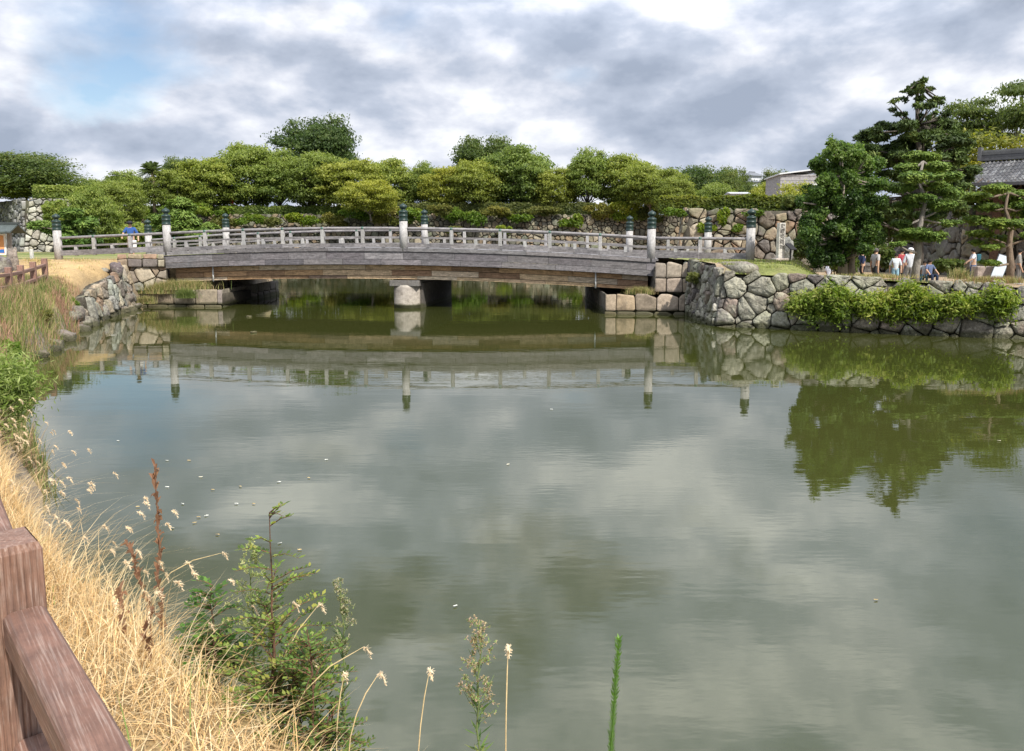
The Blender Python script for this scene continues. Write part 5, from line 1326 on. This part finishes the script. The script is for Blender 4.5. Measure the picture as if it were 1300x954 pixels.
    skin('trousers' if not shorts else 'shorts',pv,pe,pr,0,pants,o)
    for b in leg_idx:
        an=V[b+2]; mb=MB(); mb.box(Vector((an[0],an[1]-.04*k,.028*k+max(0,an[2]-.045*k))),(.055*k,.15*k,.05*k),shoes,bev=.012); mb.build('shoe','cloth',o)
    c=Vector(hm)
    mb=MB()
    if hat:
        mb.lathe((c.x,c.y,c.z-.0*k),[(.064*k,.008*k),(.066*k,.03*k),(.055*k,.055*k),(.03*k,.068*k),(.003,.072*k)],hat,14)
        mb.lathe((c.x,c.y-.02*k,c.z+.008*k),[(.05*k,-.003),(.088*k,-.004),(.088*k,.003),(.05*k,.006)],hat,14); mb.build('hat','cloth',o,smooth=True)
    mb=MB(); 
    mb.lathe((c.x,c.y+.012*k,c.z-.035*k),[(.040*k,0),(.058*k,.02*k),(.061*k,.05*k),(.052*k,.078*k),(.03*k,.096*k),(.003,.102*k)] if not hat else [(.038*k,0),(.055*k,.02*k),(.057*k,.045*k)],hair,14); mb.build('hair','cloth',o,smooth=True)
    # face
    mb=MB(); 
    for s in (-1,1): mb.box(Vector((s*.02*k,c.y-.052*k,c.z+.004*k)),(.011*k,.008*k,.006*k),(.03,.02,.02))
    mb.box(Vector((0,c.y-.055*k,c.z-.028*k)),(.022*k,.006*k,.005*k),(.35,.12,.10)); mb.add([(-.007*k,c.y-.053*k,c.z-.015*k),(.007*k,c.y-.053*k,c.z-.015*k),(0,c.y-.07*k,c.z-.014*k),(0,c.y-.054*k,c.z+.004*k)],[(0,1,2),(1,3,2),(3,0,2)],SKIN); mb.build('face','cloth',o)
    if bag:
        bc,bp_,bs=bag; mb=MB(); mb.box(Vector(bp_)*k,Vector(bs)*k,bc,bev=.02); mb.build('bag','cloth',o)
    return o
p=at(121,338,34.6); person((p.x,38.0,2.04),.25,'man in dark cap and royal blue polo behind the left railing holding a white bag',1.86,(.035,.09,.27),(.22,.17,.12),hat=(.03,.03,.035),stride=.08,arms=((.10,-.10,-.28),(.08,-.16,-.22)),bag=((.75,.74,.72),(.11,-.18,.42),(.10,.06,.18)),shorts=True)
def gz(px,Y): x=at(px,340,Y).x; return (x,Y,rz(x,Y))
def setp(px,Y,face,label,**k):
    x,y,z=gz(px,Y); return person((x,y,z+.0),face,label,**k)
setp(1094,35.0,1.7,'person in navy top and black trousers holding something, walking ahead of the grey shirted man',h=1.58,shirt=(.025,.035,.08),pants=(.012,.012,.016),stride=.10,arms=((.05,-.16,-.20),(.02,.05,-.4)),shoes=(.6,.6,.6))
setp(1111,33.4,1.9,'man in light grey shirt and dark shorts with arms hanging, beside the person in navy',h=1.66,shirt=(.40,.39,.38),pants=(.035,.04,.045),shorts=True,stride=.08,arms=((.06,-.06,-.40),(.06,.05,-.40)),hair=(.10,.09,.09),sleeve=.35)
setp(1137,34.5,-.3,'small person in white and light blue clothes between the two men',h=1.45,shirt=(.62,.68,.72),pants=(.25,.42,.52),shorts=True,stride=.05,arms=((.05,-.05,-.36),(.05,.05,-.36)))
setp(1144,35.5,.4,'person in dark red shirt half hidden behind the white hatted man',h=1.62,shirt=(.30,.05,.06),pants=(.05,.05,.055),stride=.04,arms=((.06,-.05,-.36),(.05,-.12,-.30)))
setp(1155,33.6,2.8,'man in white hat and pale shirt with light grey trousers, beside the bare pine trunk',h=1.68,shirt=(.60,.62,.66),pants=(.38,.37,.35),stride=.07,hat=(.78,.78,.80),arms=((.06,-.04,-.40),(.06,-.12,-.30)))
setp(1053,37.0,2.4,'child in white and teal crouching left of the twin trunks',h=1.35,shirt=(.62,.64,.74),pants=(.05,.25,.27),seated=True,arms=((.04,-.15,-.25),(.04,-.15,-.25)))
setp(1074,36.5,1.2,'person mostly hidden behind the twin trunks, one bare arm showing',h=1.6,shirt=(.05,.05,.05),pants=(.04,.04,.04),sleeve=.2,arms=((.14,-.10,-.33),(.12,-.06,-.36)))
setp(1180,36.0,.2,'person in dark blue sitting low at the shaded rampart foot',h=1.55,shirt=(.10,.13,.22),pants=(.02,.03,.06),seated=True,arms=((.05,-.2,-.22),(.05,-.2,-.22)))
setp(1174,36.3,-.5,'person in greyish white seated beside the dark blue one',h=1.45,shirt=(.42,.44,.46),pants=(.05,.10,.14),seated=True,arms=((.05,-.2,-.22),(.05,-.2,-.22)))
setp(1235,35.0,-1.9,'visitor in white shirt and blue jeans with teal backpack at the beige block',h=1.66,shirt=(.62,.62,.66),pants=(.04,.09,.20),stride=.03,bag=((.04,.14,.18),(0,.12,.74),(.15,.09,.2)),arms=((.05,-.18,-.18),(.05,-.16,-.22)))
setp(1293,35.5,1.0,'person in grey at the frame edge beyond the small pine trunk',h=1.6,shirt=(.28,.27,.25),pants=(.16,.15,.14),stride=.04)

# ---------------------------------------------------------------- sky, sun, camera
w = bpy.data.worlds.new('World'); sc.world = w; w.use_nodes = True; nt = w.node_tree; nt.nodes.clear(); g = NT(nt)
SUN = Vector((.40,-.56,.73)).normalized(); el = math.asin(SUN.z); az = math.atan2(SUN.x, SUN.y)
out = g.n('ShaderNodeOutputWorld'); sky = g.n('ShaderNodeTexSky', _sky_type='NISHITA', _sun_disc=False, _sun_elevation=el, _sun_rotation=az)
b1 = g.n('ShaderNodeBackground', Strength=.11); g.l(sky.outputs[0], b1.inputs[0])
tc = g.n('ShaderNodeTexCoord'); sepn = g.n('ShaderNodeSeparateXYZ'); g.l(tc.outputs['Generated'], sepn.inputs[0])
# clouds: layered noise over direction, flattened toward the horizon; sharp sunlit rims against soft grey bases
def dirmap(sx, off):
    m = g.n('ShaderNodeMapping'); g.l(tc.outputs['Generated'], m.inputs[0]); m.inputs[3].default_value = sx; m.inputs[1].default_value = off; return m.outputs[0]
def math2(op, a, b):
    m = g.n('ShaderNodeMath', _operation=op)
    for i, v in enumerate((a, b)):
        if hasattr(v, 'links'): g.l(v, m.inputs[i])
        else: m.inputs[i].default_value = v
    return m.outputs[0]
SQ = (1.0, 1.0, 1.9)
n_big = noise_n(g, dirmap(SQ, (3.1,1.7,.35)), 2.3, 2, .5)
n_det = noise_n(g, dirmap(SQ, (1.1,5.2,.9)), 6.0, 10, .54, .1)
dens = math2('ADD', math2('MULTIPLY', n_big, .9), math2('MULTIPLY', n_det, .75))
low = math2('MULTIPLY', math2('MAXIMUM', math2('SUBTRACT', .14, sepn.outputs[2]), 0.0), 1.6)
mask = ramp(g, math2('ADD', dens, low), [(.55, 0.0), (.73, 1.0)])
n_sh = noise_n(g, dirmap(SQ, (1.1,5.2,.84)), 6.0, 10, .54, .1)      # same field seen a little lower: its difference lights the upper rims
rim = math2('SUBTRACT', n_det, n_sh)
n_b2 = noise_n(g, dirmap((1,1,2.6), (9.3,2.4,4.9)), 3.0, 5, .5)
lum = math2('ADD', math2('ADD', math2('MULTIPLY', n_b2, .8), math2('MULTIPLY', n_det, .35)), math2('MULTIPLY', rim, -.9))
cl = g.n('ShaderNodeValToRGB'); g.l(lum, cl.inputs[0]); e=cl.color_ramp.elements; e.new(.5); e.new(.6)
for x,(p_,c_) in zip(e,[(.42,(.31,.36,.455)),(.545,(.44,.49,.59)),(.63,(.62,.65,.73)),(.76,(.93,.94,.955))]): x.position=p_; x.color=(*c_,1)
b2 = g.n('ShaderNodeBackground', Strength=1.0); hi = math2('MULTIPLY_ADD', math2('MAXIMUM', math2('SUBTRACT', sepn.outputs[2], .26), 0.0), 1.3); hi.node.inputs[2].default_value = 1.0; zz = ramp(g, sepn.outputs[2], [(.20, 0.0), (.36, 1.0)]); pat = ramp(g, noise_n(g, dirmap((1,1,1.6), (4.7,8.1,2.2)), 3.2, 7, .5), [(.44, .68), (.53, 1.45)]); pm_ = g.n('ShaderNodeMix', _data_type='FLOAT'); g.l(zz, pm_.inputs[0]); pm_.inputs[2].default_value = 1.0; g.l(pat, pm_.inputs[3]); g.l(math2('MULTIPLY', hi, pm_.outputs[0]), b2.inputs[1]); g.l(cl.outputs[0], b2.inputs[0])
mx = g.n('ShaderNodeMixShader'); g.l(mask, mx.inputs[0]); g.l(b1.outputs[0], mx.inputs[1]); g.l(b2.outputs[0], mx.inputs[2]); g.l(mx.outputs[0], out.inputs[0])
ld = bpy.data.lights.new('sun','SUN'); ld.energy = 5.0; ld.angle = R(.6); ld.color = (1,.95,.86); lo = link('sun', ld); lo.rotation_euler = SUN.to_track_quat('Z','Y').to_euler()
cam = bpy.data.cameras.new('camera'); co_ = link('camera', cam); co_.location=(0,0,CAMZ); co_.rotation_euler=(R(90)-PITCH,0,0)
cam.sensor_width=36; cam.lens=36*F/1300; cam.shift_y = -45/1300; cam.clip_start=.05; cam.clip_end=8000
sc.camera = co_
sc.view_settings.view_transform='Standard'; sc.view_settings.look='None'; sc.view_settings.exposure=.35; sc.view_settings.gamma=1
sc.cycles.max_bounces=6; sc.cycles.diffuse_bounces=3; sc.cycles.glossy_bounces=3; sc.cycles.transmission_bounces=3; sc.cycles.transparent_max_bounces=4
sc.cycles.use_denoising=True
